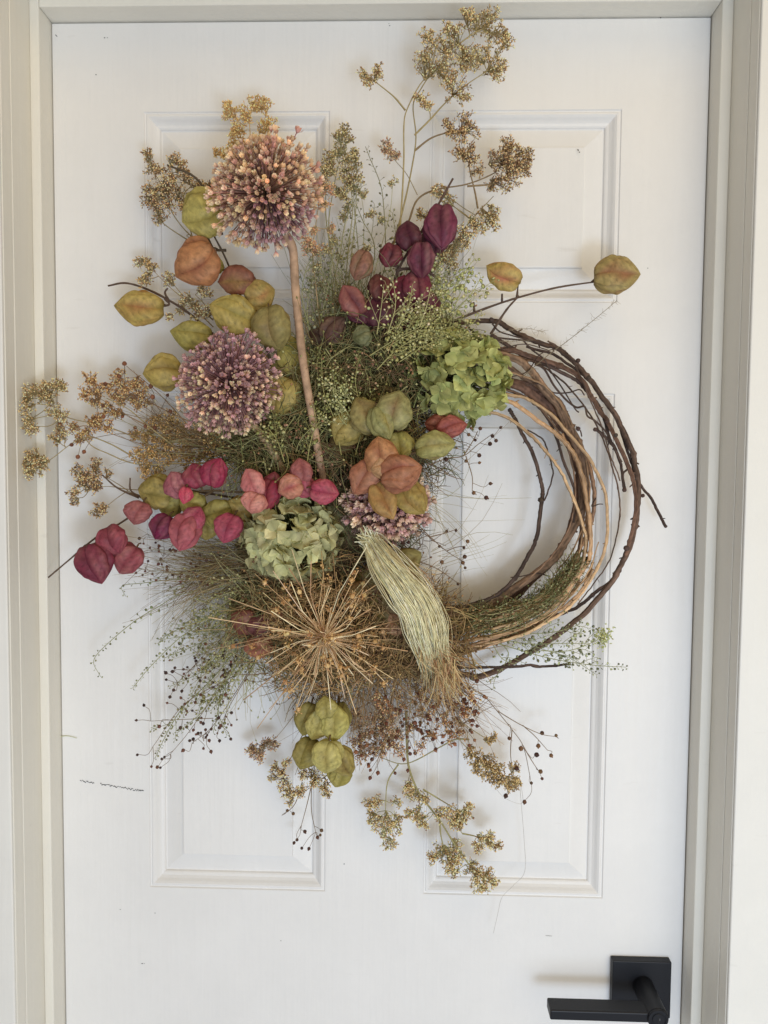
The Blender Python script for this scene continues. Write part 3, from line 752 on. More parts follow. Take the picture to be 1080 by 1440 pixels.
tangle('fine_grass', 'thin tan bristles sticking out under the left magenta pods', [(340, 780, 40, 24, 1, (-1, .05)), (330, 810, 40, 24, 1, (-1, .25)), (300, 620, 50, 30, .6, (-1, -.1))], 320, (60, 150), [C(140, 116, 76), C(120, 96, 60), C(146, 136, 90)], (.02, .06), .42, .3, None, .25)
tangle('fine_grass', 'fine brown stems hanging from the bottom of the wreath', [(580, 950, 70, 25, 1, (.2, 1)), (500, 960, 60, 25, 1, (-.1, 1)), (630, 960, 30, 20, .5, (.7, 1))], 230, (50, 120), [C(140, 110, 70), C(120, 92, 58), C(160, 134, 90)], (.03, .08), .42, .35, None, .35)
tangle('fine_grass', 'soft green stems rising behind the dark maroon pods', [(500, 470, 50, 30, 1, (0, -1)), (460, 470, 24, 30, .6, (-.1, -1)), (600, 450, 30, 25, .5, (.3, -1))], 170, (60, 150), [C(136, 138, 96), C(120, 124, 82), C(154, 152, 112)], (.02, .08), .42, .35, None, .18)
tangle('fine_grass', 'few thin pale strands crossing the open ring centre', [(605, 700, 10, 40, 1, (1, .5)), (610, 800, 15, 30, 1, (1, -.2))], 26, (60, 150), [C(150, 140, 104)], (.05, .08), .35, .35, None, .35)

# moss and bristles along the lower ring
rg = path([(632, 880, .06), (670, 872, .06), (705, 868, .065), (740, 856, .068), (770, 838, .068), (795, 812, .066), (808, 795, .066)], 10)
mb = MB(); n = 2600
i = rng.randint(0, len(rg) - 1, n); wgt = 1 - (i / len(rg)) * .75
p0 = rg[i] + rng.randn(n, 3) * np.array([9, 5, 9]) * PX * wgt[:, None] * 1.2
tg = nrm(rg[i + 1] - rg[i]); D = nrm(tg * rng.choice([-1, 1], (n, 1), p=[.25, .75]) + rng.randn(n, 3) * .55)
L = rng.uniform(8, 26, (n, 1)) * PX
mb.tubes(np.stack([p0, p0 + D * L * .5 + rng.randn(n, 3) * PX, p0 + D * L + rng.randn(n, 3) * PX * 3], 1), np.tile([.5 * PX, .45 * PX, .25 * PX], (n, 1)), pick([C(120, 118, 70), C(146, 146, 94), C(104, 92, 52), C(150, 122, 76), C(88, 86, 46)], n, .25), 3)
k = rng.rand(n) < .35
mb.inst(OCT, p0[k] + D[k] * L[k], D[k], 1.5 * PX, 1.9 * PX, pick([C(118, 122, 74), C(100, 80, 48), C(150, 152, 104)], int(k.sum()), .25))
tag(mb.build('ring_moss', M_SEED), 'bristly green moss and grass laid along the lower right ring', 'moss', None, 'stuff')

mb = MB()
for i in range(90):
    a = rng.randint(0, 25); b = rng.randint(35, len(rg)); q = rg[a:b] + rng.randn(3) * np.array([6, 5, 8]) * PX * np.linspace(1.3, .6, b - a)[:, None] + np.sin(np.linspace(0, 5, b - a) + rng.rand() * 6)[:, None] * rng.randn(3) * PX * 1.5 + np.array([0, 0, -6 * PX])
    mb.tube(q, .6 * PX, .35 * PX, pick([C(190, 166, 120), C(150, 146, 96), C(170, 134, 90)], 1, .2)[0], 3)
tag(mb.build('ring_straw', M_STEM), 'long thin tan straws lying along the lower right ring', 'straw', None, 'stuff')

# ------------------------------------------------------------------ umbel sprays
spray('tallest seed spray reaching over the door top above the wreath',
      [[(553, 344), (568, 289), (579, 237), (585, 193), (581, 148), (592, 125), (605, 105)], [(562, 330), (566, 270), (568, 222), (568, 178), (572, 155), (590, 120), (612, 95)], [(583, 190), (605, 168), (627, 144), (655, 120), (685, 100)], [(570, 155), (556, 138), (542, 126), (524, 112)], [(625, 75), (645, 62), (668, 45)]],
      [(612, 80, 26), (600, 92, 20), (628, 66, 22), (672, 32, 22), (692, 34, 20), (706, 48, 17), (712, 60, 11), (694, 92, 20), (700, 100, 14), (641, 120, 22), (628, 105, 18), (642, 50, 14), (630, 40, 12), (675, 76, 17), (660, 85, 18), (590, 137, 11), (601, 146, 9), (600, 53, 12), (652, 80, 18), (512, 104, 8), (520, 113, 8), (531, 108, 9), (531, 97, 7), (655, 25, 13), (652, 136, 9)], SEEDTAN, C(146, 130, 84), .06, 1.35)
spray('brown seed spray arching to the right over the upper right door panel',
      [[(575, 311), (587, 281), (612, 267), (657, 259), (694, 244), (706, 232)], [(583, 212), (605, 195), (627, 187), (650, 182)], [(672, 293), (668, 270), (661, 241), (657, 215)], [(657, 262), (690, 259), (708, 250)]],
      [(716, 216, 22), (724, 232, 20), (703, 226, 17), (735, 240, 13), (704, 256, 16), (720, 250, 15), (692, 262, 9), (714, 205, 12), (734, 215, 14), (739, 228, 10), (632, 178, 10), (655, 172, 15), (662, 186, 13), (646, 190, 12), (655, 212, 15), (645, 215, 12), (664, 224, 12), (672, 241, 10), (630, 185, 8)], SEEDBRN, C(120, 100, 68), .055, 1.5)
spray('seed spray beside the largest maroon pod on its right',
      [[(610, 380), (640, 340), (657, 317), (675, 296), (694, 276)], [(600, 365), (620, 350), (640, 330)]],
      [(694, 298, 13), (684, 306, 15), (694, 314, 11), (668, 318, 15), (655, 325, 16), (648, 340, 16), (640, 352, 15), (628, 356, 15), (614, 362, 14), (624, 272, 12), (630, 284, 11), (615, 268, 8), (594, 302, 9), (604, 380, 14), (630, 370, 13)], SEEDTAN, C(128, 112, 72), .05, 1.1)
spray('small lone seed spray left of the tall spray stem', [[(587, 274), (572, 245), (556, 226), (545, 212)]], [(543, 205, 8), (548, 216, 9), (556, 219, 8)], SEEDPUR, C(140, 126, 92), .045, .7)
spray('dark seed spray at upper left beside the green pod',
      [[(290, 350), (275, 337), (257, 320), (240, 295), (228, 262), (215, 240)], [(285, 330), (268, 300), (250, 262), (235, 240)], [(268, 340), (240, 322), (222, 308)], [(272, 340), (258, 280), (268, 262)]],
      [(208, 220, 10), (212, 236, 11), (224, 238, 8), (245, 226, 12), (256, 236, 13), (244, 250, 16), (230, 258, 14), (262, 252, 13), (278, 262, 10), (212, 268, 12), (208, 282, 10), (224, 278, 15), (238, 290, 14), (250, 274, 14), (222, 296, 12), (226, 310, 9), (258, 290, 10), (286, 263, 9), (298, 262, 8), (270, 340, 8), (236, 270, 14)], SEEDBRN, C(130, 116, 80), .045, 1.1)
spray('golden seed spray standing above the tallest allium head',
      [[(352, 250), (345, 225), (340, 200), (335, 170)], [(350, 240), (352, 200), (350, 160)], [(352, 240), (365, 210), (375, 180)], [(350, 245), (328, 222), (312, 216)]],
      [(322, 148, 10), (326, 158, 9), (320, 162, 7), (357, 144, 11), (364, 150, 10), (374, 150, 10), (378, 175, 12), (370, 180, 10), (346, 160, 11), (344, 168, 9), (328, 182, 11), (336, 186, 9), (332, 200, 12), (345, 205, 12), (355, 208, 10), (308, 213, 8), (318, 216, 8), (322, 210, 7), (360, 195, 8)], SEEDGOLD, C(190, 156, 96), .06, 1.0)
spray('seed spray behind the far left olive pod',
      [[(300, 460), (270, 430), (240, 405), (215, 380)], [(300, 450), (262, 420), (240, 395)], [(310, 455), (285, 425), (275, 415)]],
      [(198, 367, 9), (207, 373, 10), (216, 376, 8), (208, 389, 9), (203, 394, 8), (238, 390, 9), (240, 398, 7), (262, 422, 11), (272, 430, 12), (280, 440, 12), (290, 412, 9), (283, 406, 7), (240, 446, 6), (256, 436, 8), (292, 440, 10)], SEEDTAN, C(136, 118, 80), .045, .95)
spray('olive seed spray just right of the tallest allium head',
      [[(480, 440), (470, 380), (462, 320), (470, 260), (480, 215)], [(484, 420), (490, 350), (496, 290), (488, 240)], [(466, 360), (458, 300), (460, 250)], [(490, 400), (500, 300), (501, 245)]],
      [(483, 183, 9), (478, 193, 10), (489, 195, 8), (480, 208, 11), (475, 215, 9), (490, 222, 10), (497, 215, 7), (500, 234, 9), (486, 240, 11), (486, 258, 12), (478, 268, 11), (492, 252, 9), (461, 220, 8), (462, 232, 9), (456, 242, 9), (468, 240, 8), (500, 224, 6), (484, 274, 8)], SEEDOLV, C(136, 130, 88), .05, 1.0)
spray('rosy gold seed spray tucked behind the right edge of the tallest allium',
      [[(450, 460), (444, 400), (440, 350), (448, 290), (452, 255)]], [(452, 256, 12), (462, 268, 10), (446, 270, 12), (456, 286, 9), (436, 340, 12), (444, 350, 10), (432, 352, 9), (440, 325, 9), (464, 322, 6)], [C(204, 160, 118), C(186, 134, 104), C(212, 176, 128), C(170, 128, 96)], C(160, 136, 96), .06, 1.0)
spray('long seed spray crossing the left door frame edge',
      [[(330, 650), (244, 652), (190, 652), (150, 637), (128, 626), (105, 600), (85, 590)], [(240, 645), (200, 620), (150, 600), (90, 585), (70, 560)], [(200, 650), (150, 622), (115, 616), (70, 647)], [(260, 640), (210, 600), (180, 575), (150, 560)]],
      [(36, 560, 12), (44, 550, 11), (58, 546, 11), (56, 558, 12), (40, 572, 11), (72, 546, 13), (80, 542, 10), (68, 562, 11), (88, 544, 8), (40, 592, 11), (34, 596, 9), (46, 603, 10), (78, 578, 11), (86, 585, 11), (46, 640, 10), (44, 652, 12), (50, 660, 12), (54, 648, 12), (42, 665, 9), (84, 600, 9), (78, 618, 11), (90, 612, 9), (62, 652, 8)], SEEDTAN, C(140, 124, 82), .055, 1.15)
spray('rusty seed spray fanning left below the second allium',
      [[(350, 640), (290, 630), (240, 610), (190, 590), (140, 560)], [(340, 650), (260, 640), (200, 625), (130, 600)], [(330, 620), (260, 590), (200, 560), (170, 540)], [(300, 640), (230, 560), (178, 515)]],
      [(126, 532, 11), (132, 545, 11), (120, 552, 10), (138, 556, 11), (130, 565, 9), (152, 545, 8), (166, 530, 11), (172, 542, 11), (160, 555, 10), (188, 536, 11), (196, 545, 12), (176, 560, 14), (190, 565, 12), (165, 580, 13), (152, 575, 11), (128, 592, 10), (136, 600, 9), (122, 610, 10), (110, 616, 9), (138, 590, 8), (205, 560, 12), (105, 600, 8), (150, 600, 10)], SEEDRUST, C(138, 104, 66), .05, .9, seed=1.6)
spray('dense caramel seed mass left of the second allium stem',
      [[(380, 650), (320, 630), (260, 615), (210, 600)], [(370, 640), (300, 615), (230, 590)], [(360, 660), (290, 640), (210, 640)]],
      [(222, 598, 16), (208, 618, 16), (230, 622, 18), (250, 608, 18), (268, 622, 18), (285, 612, 17), (240, 640, 18), (262, 644, 17), (212, 642, 14), (196, 640, 13), (300, 628, 17), (320, 632, 16), (285, 642, 15), (205, 660, 13), (222, 664, 12), (190, 610, 10), (335, 640, 14), (310, 610, 14), (240, 590, 12)], [C(174, 142, 86), C(150, 118, 68), C(196, 166, 108), C(130, 100, 58)], C(146, 118, 66), .045, .9, dens=1.2)
spray('brown seed spray above the three dark red pods at far left',
      [[(215, 700), (193, 698), (168, 682), (144, 669), (130, 670)], [(215, 690), (180, 688), (150, 684), (125, 690)], [(180, 690), (165, 700), (150, 712)]],
      [(108, 662, 9), (118, 668, 10), (130, 672, 13), (136, 684, 12), (122, 682, 11), (104, 694, 9), (106, 704, 8), (136, 650, 7), (134, 660, 8), (152, 666, 6), (140, 712, 8), (136, 722, 8), (146, 716, 7), (114, 680, 8)], SEEDBRN, C(130, 112, 76), .04, .8)
spray('small seed spray at lower left of the hanging green pods', [[(430, 980), (410, 1010), (390, 1035), (372, 1050)]], [(352, 1052, 8), (358, 1060, 9), (368, 1052, 10), (378, 1042, 9), (384, 1048, 8), (366, 1064, 8)], SEEDPUR, C(138, 120, 92), .04, .7)
spray('seed spray just under the hanging green pods',
      [[(432, 1020), (425, 1060), (415, 1090)], [(432, 1020), (412, 1060), (396, 1090)], [(440, 1050), (442, 1080), (436, 1100)], [(460, 1090), (440, 1105), (425, 1115)]],
      [(388, 1080, 8), (396, 1086, 9), (384, 1092, 8), (398, 1100, 9), (404, 1112, 10), (415, 1116, 11), (424, 1112, 9), (408, 1124, 8), (436, 1088, 10), (446, 1094, 11), (440, 1102, 9), (456, 1104, 9), (458, 1114, 8), (402, 1074, 7), (428, 1090, 8)], SEEDTAN, C(120, 106, 78), .045, .8)
spray('purple brown seed mass right of the hanging green pods',
      [[(520, 960), (515, 1000), (505, 1050)], [(530, 960), (535, 1000), (540, 1050)], [(505, 960), (500, 1010), (495, 1040)]],
      [(505, 1020, 14), (515, 1035, 15), (500, 1044, 12), (530, 1030, 16), (545, 1035, 15), (552, 1045, 12), (520, 1052, 13), (508, 1062, 11), (536, 1054, 13), (545, 1020, 14), (525, 1012, 13), (560, 1030, 12), (500, 1005, 10), (538, 1000, 12)], SEEDPUR, C(130, 104, 72), .05, .8)
spray('feathery tan seed spray filling the space right of the hanging green pods',
      [[(560, 940), (570, 980), (585, 1020), (600, 1045)], [(590, 930), (610, 970), (640, 1010), (655, 1030)], [(570, 940), (550, 990), (530, 1040)], [(610, 930), (635, 960), (668, 990)]],
      [(570, 985, 14), (590, 975, 14), (612, 985, 15), (634, 992, 14), (600, 1005, 15), (622, 1012, 15), (645, 1015, 13), (580, 1020, 14), (605, 1032, 13), (630, 1035, 12), (655, 1002, 12), (550, 1000, 14), (560, 1055, 11), (590, 1050, 10), (535, 985, 13), (648, 1034, 10), (664, 982, 10)], [C(160, 112, 78), C(130, 86, 62), C(190, 150, 104), C(204, 174, 126)], C(150, 120, 82), .062, .7, dens=.6)
spray('pale wispy seed stems between the olive spray and the maroon pods',
      [[(500, 450), (508, 380), (512, 310), (506, 262)], [(510, 450), (530, 370), (548, 300), (552, 262)], [(470, 440), (474, 370), (490, 300)], [(455, 480), (448, 420), (452, 370), (446, 330)]],
      [(506, 252, 7), (500, 266, 7), (512, 272, 7), (552, 255, 6), (490, 292, 8), (482, 306, 7), (446, 376, 7), (520, 300, 6), (470, 340, 8), (476, 360, 7), (460, 352, 7), (515, 350, 7), (450, 400, 8), (538, 310, 6)], SEEDOLV, C(150, 146, 104), .05, .7)
spray('long hanging seed spray reaching lowest of all',
      [[(571, 1000, .05, 2.0), (572, 1040), (574, 1074), (582, 1100), (594, 1122), (618, 1153), (641, 1190), (659, 1215), (668, 1228)], [(560, 1075), (545, 1100), (542, 1140)], [(595, 1110), (620, 1125), (648, 1142)], [(650, 1172), (665, 1175), (682, 1180)], [(618, 1153), (620, 1175), (625, 1195)], [(660, 1040), (640, 1040), (618, 1051), (571, 1074), (534, 1065)]],
      [(520, 1130, 10), (530, 1128, 9), (522, 1146, 10), (530, 1156, 12), (546, 1156, 13), (555, 1164, 12), (540, 1172, 13), (548, 1184, 11), (560, 1150, 8), (572, 1106, 11), (580, 1114, 11), (592, 1120, 8), (585, 1142, 11), (592, 1152, 11), (596, 1160, 7), (600, 1124, 6), (576, 1144, 8), (558, 1128, 7), (620, 1146, 12), (632, 1140, 12), (645, 1150, 13), (655, 1142, 12), (660, 1136, 9), (648, 1162, 9), (640, 1154, 11),
       (616, 1196, 12), (628, 1200, 14), (640, 1190, 13), (634, 1214, 13), (638, 1226, 11), (610, 1206, 9), (645, 1206, 11), (664, 1228, 12), (676, 1230, 14), (688, 1234, 12), (672, 1244, 10), (680, 1248, 8), (694, 1240, 7), (664, 1216, 8), (672, 1190, 9), (684, 1182, 10), (694, 1186, 9), (690, 1176, 7), (700, 1190, 6), (675, 1178, 7)], SEEDTAN, C(140, 132, 84), .045, 1.3)
spray('seed spray slanting down to the right under the ring',
      [[(600, 980), (630, 1020), (655, 1050), (685, 1075), (715, 1098)], [(640, 1010), (670, 1030), (686, 1040)]],
      [(660, 1056, 10), (668, 1064, 12), (676, 1072, 12), (686, 1070, 12), (690, 1082, 12), (700, 1084, 12), (706, 1094, 12), (718, 1098, 11), (726, 1104, 9), (698, 1096, 9), (714, 1106, 8), (722, 1080, 8), (672, 1080, 8), (686, 1040, 7), (692, 1036, 6), (682, 1090, 8)], [C(168, 146, 96), C(146, 120, 76), C(184, 164, 116), C(120, 96, 62)], C(142, 126, 84), .055, .9)

# ------------------------------------------------------------------ capsule sprays
capspray('wiry capsule stems beside the upper hydrangea inside the ring', [[(600, 655), (628, 645), (652, 641), (672, 625), (690, 612)], [(652, 641), (665, 620), (672, 606)], [(655, 641), (664, 670), (664, 690)]],
         [(664, 603), (675, 603), (703, 602), (668, 619), (688, 624), (697, 619), (673, 640), (655, 648), (673, 651), (688, 680), (666, 693), (682, 699), (627, 646), (692, 613), (660, 612)], .09, cs=2.7)
capspray('wiry capsule stems inside the ring left of its middle', [[(585, 735), (605, 755), (628, 775), (652, 790)], [(605, 755), (625, 750), (640, 745)], [(590, 790), (615, 800), (644, 820)], [(628, 775), (640, 770), (652, 768)]],
         [(628, 747), (641, 746), (657, 762), (652, 770), (653, 783), (654, 798), (621, 791), (644, 821), (574, 755), (568, 762), (576, 762), (650, 790), (618, 768)], .085, cs=2.7)
capspray('bare capsule stems spreading lowest right under the ring', [[(640, 930), (659, 963), (680, 978), (696, 996), (720, 1026), (736, 1050), (745, 1090)], [(700, 1000), (730, 1018), (760, 1032), (782, 1036)], [(720, 1026), (718, 1060), (722, 1090)], [(735, 1048), (748, 1070), (760, 1088)], [(735, 1020), (752, 1035), (770, 1055)]],
         [(782, 1035), (762, 1031), (757, 1047), (774, 1061), (753, 1061), (716, 1037), (733, 1051), (759, 1084), (762, 1094), (747, 1100), (738, 1126), (712, 1117), (660, 968), (668, 1003), (652, 1018), (662, 1026), (725, 1080)], .05, cs=3.1)
capspray('few dark capsules dangling below the green pods', [[(440, 1095), (432, 1130), (424, 1160)], [(438, 1100), (438, 1140), (444, 1170)], [(425, 1100), (415, 1130), (400, 1145)]],
         [(435, 1192), (414, 1184), (451, 1167), (450, 1174), (428, 1168), (425, 1192), (446, 1176), (412, 1144), (418, 1180), (404, 1140)], .04, cs=2.6)
cl = [(193, 1013), (203, 993), (194, 1061), (213, 1077), (226, 1079), (228, 1067), (225, 1021), (259, 1054), (222, 1078), (232, 1064)] + scatter_caps(blob(275, 985, 52, 62), 46) + scatter_caps(blob(290, 920, 50, 45), 34) + scatter_caps(blob(300, 1030, 30, 28), 14)
capspray('dark capsule stems fanning down at lower left of the wreath', [[(400, 860), (340, 920), (300, 980), (265, 1030), (240, 1060)], [(390, 880), (340, 960), (300, 1020), (270, 1045)], [(380, 900), (330, 980), (310, 1020)], [(380, 850), (310, 900), (250, 960)], [(300, 1010), (250, 1012), (212, 1014)], [(330, 950), (260, 990), (215, 1050)]], cl, .05, cols=(C(76, 54, 48), C(64, 46, 42), C(104, 66, 52)), cs=2.35, r=.6)
cl = scatter_caps(blob(600, 1000, 70, 38), 62) + scatter_caps(blob(630, 1020, 45, 40), 30) + scatter_caps(blob(540, 1060, 46, 36), 26) + scatter_caps(blob(660, 980, 26, 30), 14)
capspray('rusty capsule mass hanging under the wreath centre', [[(580, 930), (590, 980), (600, 1030)], [(560, 930), (550, 990), (540, 1050)], [(600, 930), (630, 980), (650, 1020)], [(610, 940), (650, 970), (670, 990)], [(590, 940), (615, 1000), (640, 1050)], [(570, 930), (570, 990), (575, 1040)]], cl, .065, cols=(C(110, 66, 44), C(92, 56, 42), C(138, 88, 56)), cs=2.7, r=.65)
capspray('thin capsule stems left of the lower hydrangea', [[(350, 790), (290, 800), (230, 805), (200, 800)], [(350, 770), (290, 770), (240, 760), (205, 755)], [(340, 800), (280, 820), (220, 820)], [(330, 780), (270, 785), (215, 775)]],
         scatter_caps(blob(235, 790, 50, 34), 34) + scatter_caps(blob(290, 800, 40, 30), 18) + [(197, 757), (202, 764), (174, 823), (208, 790), (205, 803)], .04, cols=(C(76, 54, 48), C(100, 62, 50)), cs=2.1, r=.5)
capspray('round brown capsules among the left rusty seed spray', [[(320, 640), (250, 630), (180, 610), (110, 620)], [(300, 620), (230, 590), (180, 550), (175, 515)], [(300, 640), (240, 600), (170, 580), (130, 560)]],
         [(175, 512), (168, 530), (147, 585), (146, 571), (110, 641), (119, 634), (102, 625), (143, 548), (160, 560), (150, 540), (212, 545), (215, 560), (235, 557), (205, 598), (218, 600), (240, 580), (190, 602), (136, 586), (172, 585), (86, 598), (240, 605)], .06, cols=(C(124, 76, 48), C(104, 64, 44)), cs=3.0, r=.6)
capspray('tiny red brown buds among the grass at the centre top', [[(500, 600), (500, 560), (510, 500)], [(460, 640), (440, 600), (430, 560)], [(560, 540), (540, 510), (520, 480)], [(420, 660), (410, 630), (400, 610)]],
         scatter_caps(blob(520, 520, 60, 36), 40) + scatter_caps(blob(420, 620, 50, 26), 26) + scatter_caps(blob(480, 650, 34, 40), 30), .09, cols=(C(140, 100, 76), C(120, 84, 62), C(166, 132, 100)), cs=1.8, r=.5)

# ------------------------------------------------------------------ cress sprays
cress('grey green cress stems standing behind the maroon pods', [[(470, 450), (468, 400), (478, 360), (487, 307), (509, 262)], [(520, 430), (540, 380), (542, 340), (540, 296), (535, 259), (520, 222), (514, 206)], [(500, 440), (505, 390), (503, 341), (498, 290), (497, 244)], [(515, 420), (527, 350), (510, 310), (500, 285)]], .05, step=8, size=2.5, ped=9, side=1, start=.25, cols=(C(128, 128, 92), C(104, 102, 72)), scol=C(116, 114, 76))
cress('pale grey cress stems between the tallest allium and maroon pods', [[(440, 560), (436, 480), (432, 430), (440, 390)], [(445, 540), (450, 460), (462, 400), (470, 350)], [(455, 540), (470, 470), (480, 420), (476, 380)], [(440, 480), (425, 420), (430, 380), (438, 365)]], .07, step=7, size=2.9, ped=9, side=3, start=.1, cols=(C(150, 148, 116), C(128, 130, 96)), scol=C(130, 132, 92))
cress('pale lime cress with round pods right of the maroon pods', [[(600, 470), (620, 430), (645, 395), (667, 364)], [(600, 470), (612, 430), (632, 400), (653, 380)], [(610, 480), (640, 440), (665, 410), (676, 390)], [(590, 470), (600, 430), (615, 405), (627, 398)], [(630, 470), (640, 430), (660, 385)]], .075, step=4.6, size=3.3, ped=9, side=4, spread=24, start=.1, cols=(C(178, 178, 112), C(160, 164, 98), C(194, 190, 134)), scol=C(154, 154, 98))
cress('lime cress lying over the top of the upper hydrangea', [[(530, 520), (560, 490), (600, 470), (640, 458)], [(520, 500), (560, 475), (600, 455), (620, 440)], [(560, 510), (600, 485), (650, 470), (680, 470)], [(540, 470), (570, 450), (590, 430)], [(540, 490), (590, 465), (640, 470), (670, 480)]], .1, step=3.2, size=2.5, ped=7, side=6, spread=30, start=.05, cols=(C(168, 164, 96), C(146, 144, 82), C(184, 180, 120)), scol=C(150, 146, 88))
cress('small pale pearl buds over the grass beside the tall allium stem', [[(500, 600), (485, 575), (472, 560), (468, 545)], [(490, 600), (480, 590), (474, 578)], [(510, 590), (490, 560), (478, 540)]], .11, step=4.5, size=2.4, ped=6, side=3, start=.1, cols=(C(196, 192, 140), C(170, 170, 110)), scol=C(150, 150, 96))
cress('pale buds sprinkled over the maroon pods', [[(530, 470), (535, 440), (540, 400)], [(560, 460), (575, 430), (580, 400)], [(545, 470), (556, 430), (552, 390)], [(590, 460), (600, 430), (606, 404)]], .125, step=8, size=2.4, ped=7, side=3, start=.1, cols=(C(206, 196, 156), C(186, 184, 122)), scol=C(150, 146, 96))
cress('longest green cress stem drooping at far left under the pods', [[(344, 815), (310, 815), (278, 830), (248, 838), (225, 852), (193, 871), (156, 901), (132, 928), (141, 951)]], .04, step=6.5, size=2.2, ped=5, side=2, start=.35)
cress('green cress stem pointing to the lower left below the longest one', [[(350, 830), (307, 856), (270, 885), (248, 901), (211, 938), (187, 967)], [(350, 850), (290, 870), (240, 890), (222, 905)]], .045, step=4.8, size=2.3, ped=6, side=4, start=.2)
cress('dense green cress fan at the lower left edge of the grass', [[(370, 860), (307, 945), (259, 993), (237, 1027), (219, 1064)], [(380, 880), (330, 940), (311, 982), (304, 1012), (300, 1030)], [(360, 840), (320, 880), (280, 905), (232, 925)], [(370, 860), (320, 900), (290, 940), (240, 965)], [(370, 900), (312, 960), (285, 1000), (250, 1030)]], .05, step=4.2, size=2.4, ped=6, side=5, start=.15, cols=(C(132, 132, 84), C(108, 106, 66), C(150, 146, 96)))
cress('pale green cress spray just left of the starburst rays', [[(400, 850), (350, 850), (300, 868), (262, 880)], [(400, 870), (350, 885), (310, 915), (280, 945)], [(400, 880), (360, 920), (330, 960), (318, 1000)], [(390, 840), (340, 830), (290, 845)]], .065, step=4, size=2.6, ped=7, side=6, start=.1, cols=(C(156, 154, 100), C(130, 130, 78), C(176, 172, 122)), scol=C(146, 142, 90))
cress('leafy green cress in front of the grass beside the tall allium stem', [[(480, 640), (470, 590), (455, 550), (452, 500)], [(500, 640), (510, 590), (500, 540), (505, 500)], [(400, 650), (390, 620), (375, 600)], [(430, 660), (440, 610), (462, 570)]], .105, step=4.5, size=2.8, ped=7, side=5, start=.1, cols=(C(150, 152, 86), C(126, 128, 66), C(172, 168, 110)), scol=C(140, 136, 78))
cress('tall green cress stems right behind the maroon pods', [[(540, 480), (556, 420), (560, 360), (552, 300)], [(560, 470), (580, 420), (612, 390), (640, 380)], [(480, 480), (486, 420), (480, 370), (492, 330)], [(460, 500), (450, 440), (456, 400), (450, 370)]], .045, step=5.5, size=2.7, ped=8, side=4, start=.15, cols=(C(150, 150, 102), C(126, 126, 82), C(172, 170, 122)), scol=C(138, 138, 92))
cress('thin short cress stem above the longest drooping one', [[(330, 815), (290, 815), (245, 815), (200, 820), (172, 824), (176, 838)]], .035, step=8, size=1.9, ped=5, side=1, start=.3)
cress('green cress spray crossing the outer vine at lower right', [[(660, 900), (727, 897), (760, 912), (800, 925), (838, 948)], [(680, 895), (740, 905), (790, 905), (826, 905)], [(700, 905), (770, 925), (830, 935), (878, 938)], [(700, 890), (770, 890), (810, 880), (818, 872)], [(760, 915), (800, 915), (840, 900), (850, 890)]], .055, step=5, size=2.5, ped=7, side=4, spread=22, start=.3, cols=(C(126, 128, 92), C(104, 108, 76), C(168, 174, 124)), scol=C(130, 132, 92))
cress('little green sprig hanging below the bottom dark twig', [[(700, 900), (715, 920), (700, 948), (685, 960)], [(660, 920), (668, 935), (668, 950)], [(690, 900), (705, 925), (725, 935)]], .05, step=7, size=2.2, ped=5, side=1, start=.3)
tuft = MB()
for _ in range(150):
    c = P(849 + rng.randn() * 6, 897 + rng.randn() * 7, .056 + rng.randn() * .003)
    tuft.inst(OCT, [c], [rng.randn(3)], 1.2 * PX, 2.2 * PX, pick([C(190, 192, 128), C(170, 176, 110)], 1))
o = tuft.build('pale_tuft', M_SEED); tag(o, 'fluffy pale lime tuft at the tip of the lower right cress', 'flower tuft')
# feathery grey stem at upper right
t = thing('feather_grass', 'thin feathery grass stem crossing the upper ring toward the lone round pod', 'dried grass', P(740, 520, .05))
mb = MB(); pp = path([(735, 530), (770, 500), (800, 478), (841, 445), (867, 423)], 10, .06)
mb.tube(pp, .5 * PX, .3 * PX, C(120, 108, 84), 4)
for s in ([(690, 470), (735, 462), (765, 467)], [(640, 470), (700, 480), (750, 478)]):
    q = path(s, 8, .06); mb.tube(q, .35 * PX, .25 * PX, C(130, 116, 90), 3); pp = np.vstack([pp, q])
for k in range(110):
    i = rng.randint(0, len(pp) - 1); dr = nrm(nrm(pp[i] - pp[max(0, i - 1)] + 1e-6) * .7 + rng.randn(3) * .7)
    l = rng.uniform(4, 11) * PX
    mb.tube(np.array([pp[i], pp[i] + dr * l * .5 + rng.randn(3) * PX * .5, pp[i] + dr * l]), .22 * PX, .18 * PX, C(134, 118, 92), 3)
mb.build('stem', M_STEM, t)

# ------------------------------------------------------------------ pods
branch('long side branch with green and rust pods around the top left', [[(400, 560), (370, 480), (340, 420), (318, 365), (300, 330)], [(345, 445), (325, 400), (300, 350), (285, 320)], [(318, 352), (300, 352)], [(312, 330), (300, 290), (275, 250), (235, 232)]],
       [pd(283, 302, 56, 62, 200, .085, GRN, GRD, twist=.1, stemto=(312, 320, .07)), pd(273, 369, 66, 60, 215, .09, ORB, C(150, 86, 64), stemto=(308, 352, .07)), pd(303, 372, 22, 24, 60, .07, OLG, GRD), pd(332, 396, 52, 44, 180, .09, BRN, C(150, 122, 58), lobes=3, sharp=1, stemto=(352, 400, .07)),
        pd(366, 414, 42, 44, 20, .085, OL, ORB), pd(326, 441, 64, 50, 160, .098, OL, C(140, 132, 60), stemto=(352, 458, .07)), pd(386, 462, 60, 56, 285, .10, C(160, 146, 80), C(140, 100, 60))], d=.078, scol=C(78, 66, 50), r=1.8)
